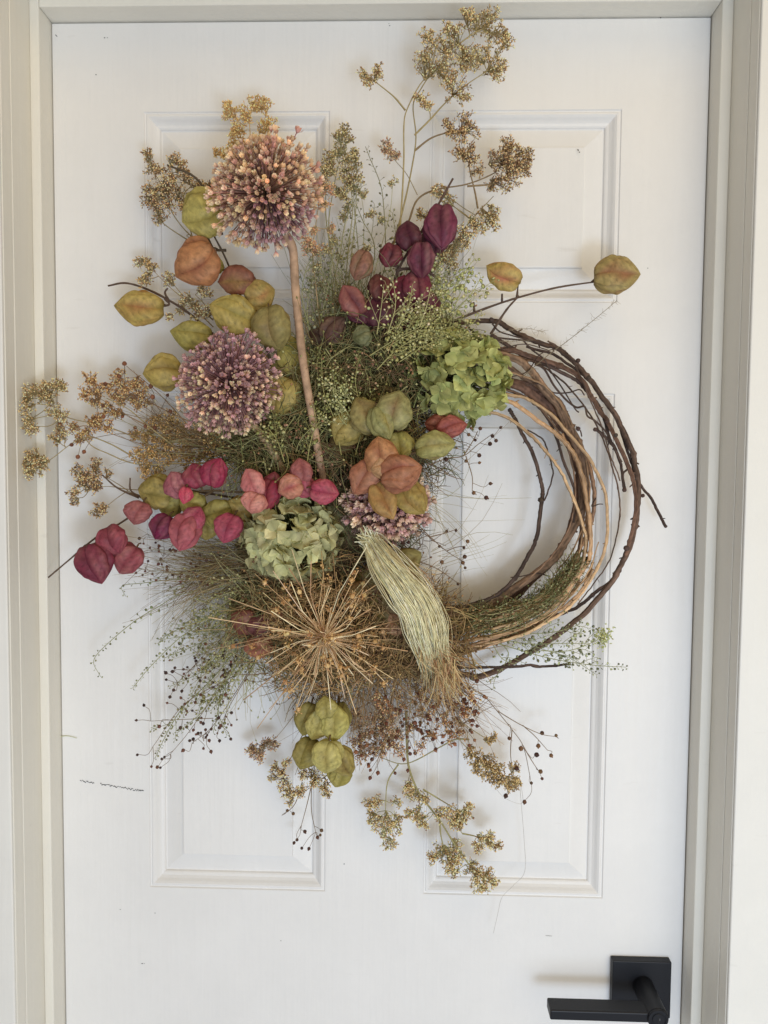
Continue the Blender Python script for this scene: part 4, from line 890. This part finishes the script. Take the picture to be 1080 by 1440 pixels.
branch('curved side branch holding the far left olive and red pod', [[(330, 500), (300, 470), (265, 440), (230, 418), (200, 404), (175, 398), (152, 402)], [(232, 420), (238, 428), (226, 431)], [(238, 424), (232, 412), (236, 405)]],
       [pd(195, 432, 66, 48, 178, .065, OL, RED, lobes=4, twist=math.pi / 4, tip=.5, stemto=(232, 428, .055)), pd(268, 470, 56, 40, 172, .085, OLG, GRD, tip=.4), pd(228, 524, 52, 46, 185, .08, OL, C(130, 104, 48), stemto=(262, 520, .07))], d=.062, scol=C(80, 62, 50), r=1.7)
branch('cluster of olive pods right of the second allium', [[(440, 600), (415, 560), (400, 520)]],
       [pd(410, 500, 60, 44, 100, .07, OLG, GRD), pd(398, 560, 56, 50, 250, .085, OL, C(130, 96, 50)), pd(420, 545, 50, 46, 300, .07, OLD, OL), pd(400, 525, 46, 40, 30, .062, GRN, GRD), pd(362, 512, 40, 36, 80, .06, OL, OLD)], d=.07)
branch('upright side branch of dark maroon pods at the top centre', [[(530, 520), (545, 440), (560, 380), (590, 330), (612, 295), (637, 251)], [(556, 380), (575, 378), (605, 384), (620, 400)], [(560, 375), (548, 372)], [(575, 350), (600, 345)]],
       [pd(622, 320, 62, 46, 268, .095, C(128, 46, 70), MARD, twist=math.pi / 4, stemto=(612, 292, .08)), pd(613, 340, 40, 38, 262, .075, MAR, MARD), pd(576, 331, 40, 36, 100, .088, MAR, MARD, stemto=(590, 345, .075)), pd(547, 360, 34, 30, 255, .09, C(128, 48, 56), MARD), pd(593, 367, 48, 36, 272, .098, C(120, 44, 64), MARD, twist=math.pi / 4, stemto=(590, 345, .08)),
        pd(583, 402, 44, 40, 100, .09, C(130, 44, 62), MARD), pd(565, 410, 38, 40, 190, .08, MAG, MAGD), pd(600, 432, 44, 34, 290, .082, MAR, MARD), pd(532, 403, 38, 32, 100, .09, C(116, 50, 44), MARD), pd(530, 436, 46, 42, 95, .085, MAR, MARD), pd(575, 440, 50, 46, 240, .078, C(110, 40, 52), MARD), pd(550, 450, 40, 36, 260, .08, MAR, MARD)], d=.085, scol=C(82, 62, 52), r=2.0)
branch('short side branch of brownish pods left of the maroon pods', [[(520, 500), (490, 460), (470, 420)], [(500, 470), (520, 440)]],
       [pd(507, 374, 42, 30, 250, .09, C(150, 100, 80), C(122, 112, 70)), pd(494, 422, 46, 36, 120, .10, C(160, 84, 74), C(96, 34, 44), sharp=1, lobes=3), pd(506, 440, 36, 28, 300, .088, MAR, MARD), pd(470, 462, 42, 34, 45, .08, C(100, 66, 56), C(70, 44, 40)), pd(450, 474, 34, 30, 150, .07, C(84, 60, 44), C(70, 44, 40)), pd(508, 472, 28, 26, 200, .095, C(110, 112, 70), C(90, 92, 56))], d=.075)
branch('slender twig reaching right with two lone pods above the ring', [[(600, 470), (639, 451), (693, 430), (737, 416), (785, 404), (839, 396)], [(727, 419), (728, 406)], [(667, 438), (666, 425)], [(706, 426), (706, 413)], [(832, 397), (838, 391)], [(690, 470), (712, 436), (730, 416)]],
       [pd(707, 386, 52, 40, 150, .07, OL, PKR, lobes=3, sharp=1, tip=.3, twist=.5, stemto=(728, 406, .06)), pd(868, 387, 60, 52, 0, .06, C(166, 148, 84), C(160, 110, 70), twist=math.pi / 4, flat=.45, stemto=(836, 393, .05))], d=.06, scol=C(84, 66, 54), r=1.6)
branch('left side branch tipped with three dusty red pods', [[(330, 700), (260, 690), (215, 700), (178, 730), (135, 756), (100, 785), (68, 812)], [(195, 700), (165, 686), (144, 668)], [(200, 700), (184, 690), (183, 672)]],
       [pd(195, 722, 34, 36, 250, .075, C(188, 104, 96), C(170, 80, 76)), pd(160, 760, 42, 44, 300, .078, C(178, 74, 84), C(140, 48, 62), stemto=(140, 750, .065)), pd(133, 794, 58, 50, 290, .085, C(144, 50, 68), C(104, 34, 50), tip=.35, stemto=(118, 768, .065)), pd(180, 788, 46, 44, 235, .068, C(182, 84, 88), C(150, 56, 66))], d=.062, scol=C(84, 66, 52), r=1.6)
branch('cluster of magenta pods between the far left pods and hydrangea', [[(400, 690), (340, 692), (290, 690), (240, 700), (205, 715)], [(300, 690), (270, 710), (255, 740)]],
       [pd(304, 664, 42, 38, 70, .10, C(168, 40, 72), C(124, 26, 54)), pd(276, 668, 36, 34, 110, .09, C(176, 62, 80), C(140, 40, 60)), pd(250, 680, 38, 36, 120, .085, DUS, C(150, 70, 66)), pd(260, 697, 24, 18, 260, .10, C(206, 64, 88), C(160, 40, 60)), pd(228, 742, 38, 34, 240, .085, C(130, 26, 66), C(90, 20, 44)), pd(260, 750, 52, 42, 255, .092, C(184, 86, 90), C(140, 52, 60)), pd(272, 728, 36, 34, 60, .085, C(180, 70, 90), C(140, 40, 60)), pd(322, 744, 42, 38, 250, .10, C(190, 72, 92), C(140, 38, 62), twist=math.pi / 4)], d=.075)
branch('flat olive pods behind the magenta pod cluster', [[(380, 710), (320, 710), (260, 705), (200, 690)]],
       [pd(218, 692, 52, 44, 170, .06, OL, OLD), pd(240, 710, 40, 34, 250, .058, OLG, OLD), pd(303, 722, 50, 40, 200, .075, OLG, C(120, 110, 40)), pd(340, 716, 50, 40, 10, .07, OL, C(130, 86, 50)), pd(292, 742, 36, 34, 260, .065, OL, OLD), pd(270, 706, 40, 34, 150, .066, OLG, OL)], d=.062)
branch('rose pink pods resting on top of the lower hydrangea', [[(440, 730), (410, 700), (380, 690)]],
       [pd(356, 678, 44, 36, 120, .115, C(206, 120, 110), C(170, 70, 70), sharp=1, lobes=3), pd(358, 708, 30, 34, 250, .12, C(210, 140, 126), C(180, 90, 84)), pd(380, 697, 44, 30, 260, .108, C(170, 38, 62), C(110, 26, 44)), pd(384, 680, 34, 28, 80, .10, C(150, 60, 66), MAR), pd(422, 662, 36, 32, 95, .118, C(196, 108, 98), C(150, 66, 62)), pd(408, 686, 36, 34, 200, .122, C(206, 140, 110), C(184, 70, 84)), pd(432, 686, 30, 26, 320, .115, C(180, 72, 84), C(140, 40, 60)), pd(457, 691, 40, 34, 350, .125, C(190, 70, 88), C(150, 44, 62), twist=.9)], d=.10)
branch('overlapping olive pods left of the upper hydrangea', [[(560, 640), (540, 600), (530, 560)]],
       [pd(514, 583, 56, 44, 120, .115, C(150, 138, 76), C(138, 100, 62)), pd(556, 576, 54, 50, 80, .125, C(152, 148, 88), C(132, 88, 60), twist=math.pi / 4), pd(538, 596, 50, 36, 290, .13, C(154, 152, 88), OL, twist=.2), pd(489, 606, 50, 46, 230, .10, OL, OLD), pd(562, 628, 40, 34, 280, .11, OLG, OLD), pd(480, 622, 36, 34, 200, .085, C(120, 90, 50), OLD)], d=.10)
branch('orange brown pods clustered at the wreath centre', [[(540, 720), (545, 690), (548, 660)]],
       [pd(536, 640, 52, 46, 100, .135, ORB, C(160, 96, 60)), pd(515, 674, 54, 42, 230, .13, C(176, 112, 80), C(150, 86, 60)), pd(565, 666, 60, 50, 20, .145, C(184, 122, 84), C(160, 84, 60), twist=.3), pd(540, 706, 56, 38, 300, .14, C(172, 136, 66), C(150, 90, 50), sharp=1, lobes=3), pd(580, 702, 52, 42, 310, .135, C(160, 138, 58), C(150, 104, 50)), pd(566, 690, 40, 36, 340, .12, C(150, 96, 60), BRN), pd(536, 660, 30, 28, 180, .14, C(186, 142, 92), ORB)], d=.115)
branch('olive pod with a red pod just under the upper hydrangea', [[(570, 640), (590, 635), (600, 630)]],
       [pd(613, 628, 56, 38, 10, .12, C(158, 154, 84), C(140, 110, 66), twist=.8), pd(636, 602, 44, 30, 15, .10, C(180, 88, 72), C(140, 56, 50), tip=.3), pd(614, 598, 34, 30, 170, .09, C(160, 84, 66), BRN)], d=.10)
branch('hanging bunch of green pods under the starburst', [[(460, 920), (462, 970), (465, 1010), (462, 1060)]],
       [pd(432, 1012, 48, 34, 255, .09, GRD, OLD), pd(446, 1020, 44, 34, 250, .10, GRN, GRD), pd(468, 1018, 52, 40, 275, .105, C(176, 168, 84), C(136, 116, 52), twist=.8), pd(458, 994, 32, 30, 100, .11, GRN, GRD), pd(430, 1060, 46, 38, 250, .09, C(140, 126, 52), GRD), pd(460, 1065, 50, 46, 262, .115, C(186, 176, 96), C(150, 134, 66), twist=math.pi / 4), pd(484, 1072, 48, 36, 290, .10, C(168, 150, 68), C(120, 96, 42)), pd(478, 1090, 40, 32, 250, .085, C(164, 152, 66), GRD), pd(480, 1010, 44, 26, 280, .085, GRD, OLD)], d=.085)
branch('faded olive pods behind the pale straw tassel', [[(560, 860), (565, 820), (572, 800)]],
       [pd(574, 787, 42, 36, 30, .085, C(150, 140, 76), C(130, 96, 50)), pd(530, 830, 50, 46, 200, .08, OLD, BRN), pd(500, 838, 40, 40, 150, .085, C(130, 96, 52), OLD), pd(548, 862, 44, 40, 330, .09, C(130, 112, 52), C(160, 110, 80)), pd(560, 878, 38, 30, 0, .095, C(176, 130, 96), ORB), pd(520, 815, 40, 36, 90, .075, OLD, OLD)], d=.07)
branch('dull brown red pods left of the starburst', [[(420, 900), (390, 880), (360, 870)]],
       [pd(342, 873, 38, 36, 150, .075, C(140, 80, 64), C(96, 52, 46)), pd(366, 880, 36, 34, 60, .08, C(130, 66, 60), C(90, 40, 42)), pd(362, 908, 42, 34, 200, .08, C(168, 100, 72), C(120, 66, 50)), pd(384, 868, 34, 30, 20, .07, C(150, 90, 70), BRN)], d=.065)

# ------------------------------------------------------------------ hydrangeas
def petal_mesh(seed, c1, c2):
    r_ = np.random.RandomState(seed); n = 7; V = []; Cc = []
    a, b, c_ = r_.uniform(.1, .3), r_.uniform(-.15, .25), r_.uniform(-.12, .12)
    for i in range(n):
        u = i / (n - 1)
        wd = (math.sin(math.pi * min(1, u * .93 + .04)) ** .7) * .56 * (1 + .1 * r_.uniform(-1, 1))
        if i == n - 1: wd = .12
        for j in range(n):
            v = j / (n - 1) * 2 - 1
            V.append([v * wd + c_ * u * u, u * 1.0 - .06 * v * v * (u > .8), a * u + b * v * v * wd * 1.8 - .28 * u * u * u + .045 * math.sin(v * 5 + u * 7 + seed) + .04 * math.sin(v * 11 - u * 5 + seed * 2) * u])
            vein = .84 if abs(v) < .1 else 1.0
            m_ = .5 + .5 * math.sin(3 * u + 2 * v + seed)
            Cc.append((np.asarray(c1) * (1 - m_ * .6) + np.asarray(c2) * m_ * .6) * vein * (1.08 if abs(v) > .9 else 1))
    Fq = [[i * n + j, i * n + j + 1, (i + 1) * n + j + 1, (i + 1) * n + j] for i in range(n - 1) for j in range(n - 1)]
    mb = MB(); mb.add(V, Fq, Cc); me = mb.mesh('petal', M_PETAL)
    return me
def hydrangea(label, cx, cy, rx, ry, d, depth, n, size, c1, c2, lean=(0, 0), seed=0, dens=None):
    t = thing('hydrangea_head', label, 'hydrangea', P(cx, cy, d), 'green hydrangea heads')
    c = P(cx, cy, d); k = (0.8906 - d - depth * .5) / F
    metals = [petal_mesh(seed + i, c1 * random.uniform(.75, 1.25), c2 * random.uniform(.7, 1.2)) for i in range(10)]
    eye = MB(); eye.inst(OCT, [[0, 0, .03]], [[0, 0, 1]], .1, .08, C(120, 124, 70))
    eye.tube(np.array([[0, 0, 0], [0.05, 0, -.7], [0, 0, -1.6]]), .035, .03, C(120, 124, 70), 4)
    em = eye.mesh('floret', M_STEM)
    # inner shadowy core of pedicels
    core_ = MB()
    q = nrm(rng.randn(260, 3)); q[:, 1] = -np.abs(q[:, 1])
    e = c + q * np.array([rx * k, depth, ry * k]) * .82
    core_.tubes(np.stack([np.tile(c + [0, .01, 0], (260, 1)), (c + e) / 2 + rng.randn(260, 3) * .002, e], 1), np.full((260, 3), .0006), pick([C(110, 112, 60), C(96, 92, 52)], 260), 3)
    core_.build('flower_stalks', M_STEM, t, kind='stuff')
    ga = math.pi * (3 - 5 ** .5)
    for i in range(n):
        f_ = (i + .5) / n; yy = -1 + 1.28 * f_       # -1 faces the camera side
        rr = math.sqrt(max(0, 1 - yy * yy)); th = i * ga
        nd = nrm(np.array([rr * math.cos(th) + rng.randn() * .07, yy + rng.randn() * .05, rr * math.sin(th) + rng.randn() * .07]))
        sc = random.uniform(.86, 1.08)
        loc = c + nd * np.array([rx * k, depth, ry * k]) * random.uniform(.86, 1.03)
        nn = Vector(nrm(nd + rng.randn(3) * .5))
        fo = bpy.data.objects.new('floret', em); col.objects.link(fo); fo.parent = t
        fo.location = tuple(loc - origin(t))
        s = size * k * sc
        Q = nn.to_track_quat('Z', 'Y'); fo.rotation_mode = 'QUATERNION'; fo.rotation_quaternion = Q; fo.scale = (s, s, s)
        a0 = random.uniform(0, 6.28)
        for kk in range(4):
            po = bpy.data.objects.new('petal', random.choice(metals)); col.objects.link(po); po.parent = fo
            po.rotation_euler = (random.uniform(-.15, .65), random.uniform(-.25, .25), a0 + kk * math.pi / 2 + random.uniform(-.15, .15))
            z_ = random.uniform(.85, 1.15); po.scale = (z_, z_, z_)
            po.location = (0, 0, .02 * (kk % 2))
    return t
hydrangea('bright green hydrangea head at upper right against the dark vines', 645, 533, 68, 60, .06, .058, 75, 18.5, C(168, 170, 98), C(134, 142, 68), seed=3)
hydrangea('sage green hydrangea head below the rose pink pods', 411, 752, 66, 60, .07, .06, 75, 19, C(188, 184, 130), C(154, 152, 98), seed=40)

# ------------------------------------------------------------------ alliums
def floret_mesh(stemc, basec, tipc, seed, open_=.75, fl=.15):
    r_ = np.random.RandomState(seed); mb = MB()
    mb.tubes(np.array([[[0, 0, 0], [.012, .01, .45], [0, 0, 1 - fl]]]), np.array([[.0075, .0065, .0075]]), np.array([[stemc * .7, stemc, stemc]]), 3)
    mb.inst(OCT, [[0, 0, 1 - fl * .72]], [[0, 0, 1]], fl * .21, fl * .3, basec)
    V = []; Fq = []; Cc = []
    for k in range(6):
        a = k * math.pi / 3 + r_.uniform(-.2, .2); op = open_ * r_.uniform(.6, 1.2)
        rd = np.array([math.cos(a), math.sin(a), 0]); sd = np.array([-math.sin(a), math.cos(a), 0])
        b = np.array([0, 0, 1 - fl]); z = np.array([0, 0, 1])
        m_ = b + rd * fl * .42 * op + z * fl * .42; e = b + rd * fl * .56 * op + z * fl * (.82 - .1 * op)
        i0 = len(V)
        V += [b + sd * fl * .08, b - sd * fl * .08, m_ - sd * fl * .2, m_ + sd * fl * .2, e - sd * fl * .1, e + sd * fl * .1]
        Cc += [basec * .8, basec * .8, basec * .4 + tipc * .6, basec * .4 + tipc * .6, tipc, tipc]
        Fq += [[i0, i0 + 1, i0 + 2, i0 + 3], [i0 + 3, i0 + 2, i0 + 4, i0 + 5]]
    mb.add(V, Fq, Cc)
    return mb.mesh('floret', M_FLOR)
CACHE = {}
def allium(label, cx, cy, R, d, n, pal, stem=None, fl=.15, zone=None, cover=1.35, axis=(0, -1, 0), squash=1.0):
    t = thing('allium_flower', label, 'allium flower', P(cx, cy, d), 'round mauve allium heads')
    c = P(cx, cy, d); k = (0.8906 - d) / F
    groups = [[floret_mesh(*p, seed=i * 7 + j, fl=fl, open_=random.uniform(.55, 1.0)) for i in range(3)] for j, p in enumerate(pal)]
    hp = random.uniform(0, 6.28); ax = Vector(axis).normalized(); ga = math.pi * (3 - 5 ** .5)
    Q0 = ax.to_track_quat('Z', 'Y')
    for i in range(n):
        f_ = (i + .5) / n; z = 1 - cover * f_; rr = math.sqrt(max(0, 1 - z * z)); th = i * ga
        v = Vector((rr * math.cos(th), rr * math.sin(th), z)) + Vector(rng.randn(3) * .07)
        v = (Q0 @ v).normalized()
        j = zone(v) if zone else random.randrange(len(pal))
        o = bpy.data.objects.new('floret', random.choice(groups[j])); col.objects.link(o); o.parent = t
        s = R * k * random.uniform(.80, 1.06) * (1 + .10 * math.sin(3.1 * v.x + hp) * math.sin(2.7 * v.z + hp * 2)) * (1.08 if random.random() < .06 else 1)
        o.rotation_mode = 'QUATERNION'; o.rotation_quaternion = v.to_track_quat('Z', 'Y'); o.scale = (s, s, s * squash)
    xm = MB()
    for i in range(int(n * 1.9)):      # beyond 300 florets: one joined part
        z = 1 - cover * rng.rand(); rr = math.sqrt(max(0, 1 - z * z)); th = rng.rand() * 6.2832
        v = (Q0 @ (Vector((rr * math.cos(th), rr * math.sin(th), z)))).normalized()
        me = random.choice(groups[zone(v) if zone else random.randrange(len(pal))])
        if me.name not in CACHE:
            CACHE[me.name] = (np.array([q.co[:] for q in me.vertices]), [list(q.vertices) for q in me.polygons], np.array([q.color[:3] for q in me.color_attributes['Col'].data]))
        vv, ff, cc = CACHE[me.name]
        Mr = np.array(v.to_track_quat('Z', 'Y').to_matrix()); s = R * k * random.uniform(.66, .97)
        a_ = random.uniform(0, 6.28); Rz = np.array([[math.cos(a_), -math.sin(a_), 0], [math.sin(a_), math.cos(a_), 0], [0, 0, 1]])
        W_ = (vv * s) @ (Mr @ Rz).T + c
        xm.add(W_, [q if len(q) == 4 else q + [q[-1]] for q in ff], cc * random.uniform(.75, 1.2))
    xm.build('floret_mass', M_FLOR, t, kind='stuff')
    # short inner flower stalks and knobs fill the heart of the head
    q = nrm(rng.randn(520, 3)) * rng.uniform(.45, .8, (520, 1))
    mb = MB(); e = c + q * R * k
    mb.tubes(np.stack([np.tile(c, (520, 1)), e], 1), np.full((520, 2), .00042), np.clip(pick([p[0] for p in pal], 520, .25) * 1.2, 0, 1), 3)
    mb.inst(OCT, e, q, 1.6 * k, 2.6 * k, pick([p[1] for p in pal], 520, .25))
    mb.inst(OCT, [c], [[0, 0, 1]], .006, .006, C(110, 80, 70))
    mb.build('inner_stalks', M_FLOR, t, kind='stuff')
    if stem:
        sb = MB(); pp = path(stem[0], 8); sb.tube(pp, stem[1] * PX, stem[2] * PX, stem[3], 12, .05); sb.build('stem', M_BARK, t)
    return t
PK = C(200, 158, 146); CR = C(226, 202, 166); GD = C(212, 180, 142); MV = C(184, 142, 146); MVD = C(146, 104, 118); LIL = C(202, 168, 166)
def z1(v):
    if v.x > -.25 + rng.randn() * .1 and v.z < -.5 + rng.randn() * .12: return random.choice([2, 2, 0])
    if v.z > .55 or (v.x > .55 and v.z > -.2): return random.choice([1, 1, 3, 0])
    return random.choice([0, 0, 3, 1, 0, 4])
allium('tallest allium head, round, gold and dusty pink, at the top left', 374, 272, 82, .10, 290,
       [(C(176, 132, 112), C(186, 132, 116), CR), (C(190, 154, 116), GD, C(226, 190, 142)), (MVD, C(158, 112, 120), C(190, 148, 144)), (C(170, 120, 110), PK, C(206, 160, 126)), (C(160, 120, 100), C(200, 166, 130), C(224, 200, 150))],
       ([(402, 330, .095), (412, 352, .09), (415, 400, .088), (420, 455, .092), (428, 520, .10), (440, 590, .10), (450, 650, .095), (456, 680, .07)], 6.0, 5.0, C(176, 142, 112, 1.1)), zone=z1, fl=.115)
def z2(v):
    if v.z > .2: return random.choice([1, 1, 2, 0])
    return random.choice([0, 3, 3, 2, 0])
allium('second allium head, mauve with cream tips, below the tallest one', 322, 540, 76, .105, 290,
       [(C(150, 104, 110), MV, C(196, 150, 140)), (C(166, 122, 132), C(158, 114, 126), C(190, 148, 150)), (C(166, 120, 120), LIL, C(214, 180, 150)), (C(170, 126, 118), C(196, 156, 136), C(232, 206, 160))],
       ([(352, 592, .09), (372, 618, .085), (392, 650, .08), (402, 668, .07)], 5.4, 4.6, C(156, 128, 92)), zone=z2, fl=.10, axis=(0, -1, -.15))
allium('third allium head, half hidden behind the orange brown pods', 545, 705, 64, .075, 240,
       [(C(140, 100, 100), C(170, 126, 124), C(210, 176, 158)), (C(130, 90, 96), C(152, 110, 116), C(196, 160, 146)), (C(150, 120, 100), C(200, 166, 140), C(226, 200, 166))], None, fl=.15)

# starburst seed head
t = thing('starburst_seedhead', 'golden dried starburst seed head with long bare rays at lower centre', 'dried flower', P(455, 895, .12))
c = P(455, 897, .125)
ST = [C(206, 174, 126), C(186, 152, 106), C(226, 204, 162), C(166, 128, 84), C(214, 186, 140)]
n = 84
ends = []
for i in range(n):
    f_ = (i + .5) / n; yy = -1 + 1.5 * f_; rr = math.sqrt(max(0, 1 - yy * yy)); th = i * 2.39996
    v = nrm(np.array([rr * math.cos(th), yy, rr * math.sin(th)]) + rng.randn(3) * .12)
    L_ = random.uniform(45, 92) if random.random() < .75 else random.uniform(92, 124)
    ends.append(c + v * L_ * PX)
for x, y in [(324, 841), (297, 869), (292, 912), (352, 928), (344, 985), (364, 1026), (382, 950), (436, 790), (468, 778), (505, 790), (540, 788), (516, 772), (560, 888), (574, 918), (545, 965), (500, 1002), (405, 985), (408, 820), (415, 1010), (530, 905), (384, 806), (380, 1000)]:
    ends.append(P(x, y, .12 + rng.uniform(-.02, .04)))
mb = MB(); ends = np.array(ends); n = len(ends)
for e in ends:
    bow = rng.randn(3) * PX * 4.5
    rm = MB(); rm.tubes(np.array([[c + rng.randn(3) * PX * 2.5, (c + e) / 2 + bow, e + rng.randn(3) * PX * 2]]), np.array([[.5, .46, .62]]) * PX * random.uniform(.6, 1.25), pick(ST, 1, .2), 5)
    rm.build('ray', M_CANE, t)
cm = MB()
sel = rng.rand(n) < .55
lc = c + (ends[sel] - c) * rng.uniform(.62, .95, (int(sel.sum()), 1))
for e in lc:
    s = random.uniform(2.2, 3.9) * PX; dr = nrm(e - c)
    cm.inst(CAPS, [e], [dr + rng.randn(3) * .3], s, s * .8, pick([C(184, 144, 86), C(154, 114, 66), C(202, 168, 108)], 1, .2))
    nn = 8
    cm.inst(OCT, e + rng.randn(nn, 3) * 3.4 * PX, rng.randn(nn, 3), 1.1 * PX, 2.6 * PX, pick([C(170, 124, 66), C(200, 160, 96)], nn, .2))
cm.build('seed_capsules', M_SEED, t, kind='stuff')
hm = MB(); q = nrm(rng.randn(420, 3)) * rng.uniform(.15, 1, (420, 1))
e = c + q * 30 * PX
hm.tubes(np.stack([np.tile(c, (420, 1)), e], 1), np.full((420, 2), .0005), pick(ST, 420, .25), 3)
hm.inst(CAPS, [c], [[0, -1, 0]], 6 * PX, 5 * PX, C(200, 160, 100))
hm.build('heart', M_CANE, t, kind='stuff')
# inner ring of small gold seed stems
tangle('gold_fuzz', '', [(455, 895, 92, 80)], 950, (8, 24), [C(172, 138, 86), C(144, 108, 64), C(192, 160, 108)], (.09, .125), .5, .8, mat=M_STEM, parent=None).parent = None
bpy.data.objects['gold_fuzz']['label'] = 'short golden seed threads around the heart of the starburst'
bpy.data.objects['gold_fuzz']['category'] = 'dried seeds'

# ------------------------------------------------------------------ pale straw tassel
t = thing('straw_tassel', 'thick pale straw tassel curving down right of the starburst', 'straw bundle', P(524, 768, .12))
mid = path([(522, 762, .105), (541, 790, .125), (566, 822, .14), (590, 858, .142), (603, 896, .135), (609, 922, .12), (613, 942, .105)], 6)
wid = np.interp(np.linspace(0, 1, len(mid)), [0, .15, .4, .6, .8, 1], [10, 17, 25, 24, 16, 12]) * PX
tg = nrm(np.gradient(mid, axis=0)); sd = nrm(np.cross(tg, [0, 1, 0])); fr = nrm(np.cross(sd, tg))
K = len(mid)
for i in range(280):
    a = rng.uniform(0, 2 * np.pi); rr = rng.rand() ** .5
    lin = np.linspace(-1, 1, K); u = np.clip(rr * math.cos(a) + lin * rng.randn() * .38 + .2 * np.sin(lin * 3 + rng.rand() * 6), -1.5, 1.5)
    v = rr * math.sin(a) * .55 + lin * rng.randn() * .1
    wv = np.sin(np.linspace(0, 4, K) + rng.rand() * 6)[:, None] * sd * PX * 1.8
    pp = mid + sd * (u * wid)[:, None] + fr * (v * wid)[:, None] + wv * 1.4 + rng.randn(3) * PX * 1.2
    a0 = 0 if rng.rand() < .8 else rng.randint(0, 6); a1 = K if rng.rand() < .6 else K - rng.randint(0, 6)
    pp = pp[a0:a1]
    if a0 == 0 and rng.rand() < .55: pp = np.vstack([pp[0] - nrm(tg[0] + rng.randn(3) * .42) * rng.uniform(4, 24) * PX, pp])
    if a1 == K: pp = np.vstack([pp, pp[-1] + nrm(tg[-1] + rng.randn(3) * .35) * rng.uniform(8, 34) * PX])
    sm_ = MB(); sm_.tube(pp, random.uniform(.35, .68) * PX, .3 * PX, pick([C(216, 208, 166), C(200, 192, 144), C(228, 222, 190), C(180, 168, 120), C(194, 186, 144)], 1, .15)[0], 4)
    sm_.build('straw', M_CANE, t)
tangle('frayed_straw', 'frayed caramel straw ends at the foot of the pale tassel', [(600, 900, 20, 30, 1, (.4, 1)), (625, 935, 18, 22, 1, (.2, 1)), (575, 800, 20, 16, .3, (.7, .8))], 210, (24, 60), [C(170, 136, 90), C(196, 172, 120), C(150, 112, 68)], (.10, .14), .55, .35, None, .3)

# ------------------------------------------------------------------ odd single strands
t = thing('loose_fibre', 'single hair thin fibre dangling lowest in front of the lower right panel', 'plant fibre', P(735, 1090, .02))
mb = MB()
mb.tube(path([(690, 1098), (705, 1118), (722, 1128), (735, 1128), (732, 1100)], 8, .025), .3 * PX, .3 * PX, C(170, 166, 160), 4)
mb.tube(path([(730, 1090), (733, 1130), (737, 1180), (738, 1225), (722, 1245), (706, 1262), (700, 1285), (694, 1312)], 8, .02), .38 * PX, .3 * PX, C(170, 168, 164), 4)
mb.build('fibre', M_STEM, t)
t = thing('stray_needle', 'tiny green needle stuck to the door at far left', 'plant fibre', P(86, 1035, .002))
mb = MB(); mb.tube(path([(84, 1036), (95, 1035), (108, 1038)], 5, .0015), .6 * PX, .4 * PX, C(170, 176, 130), 4); mb.build('needle', M_STEM, t)
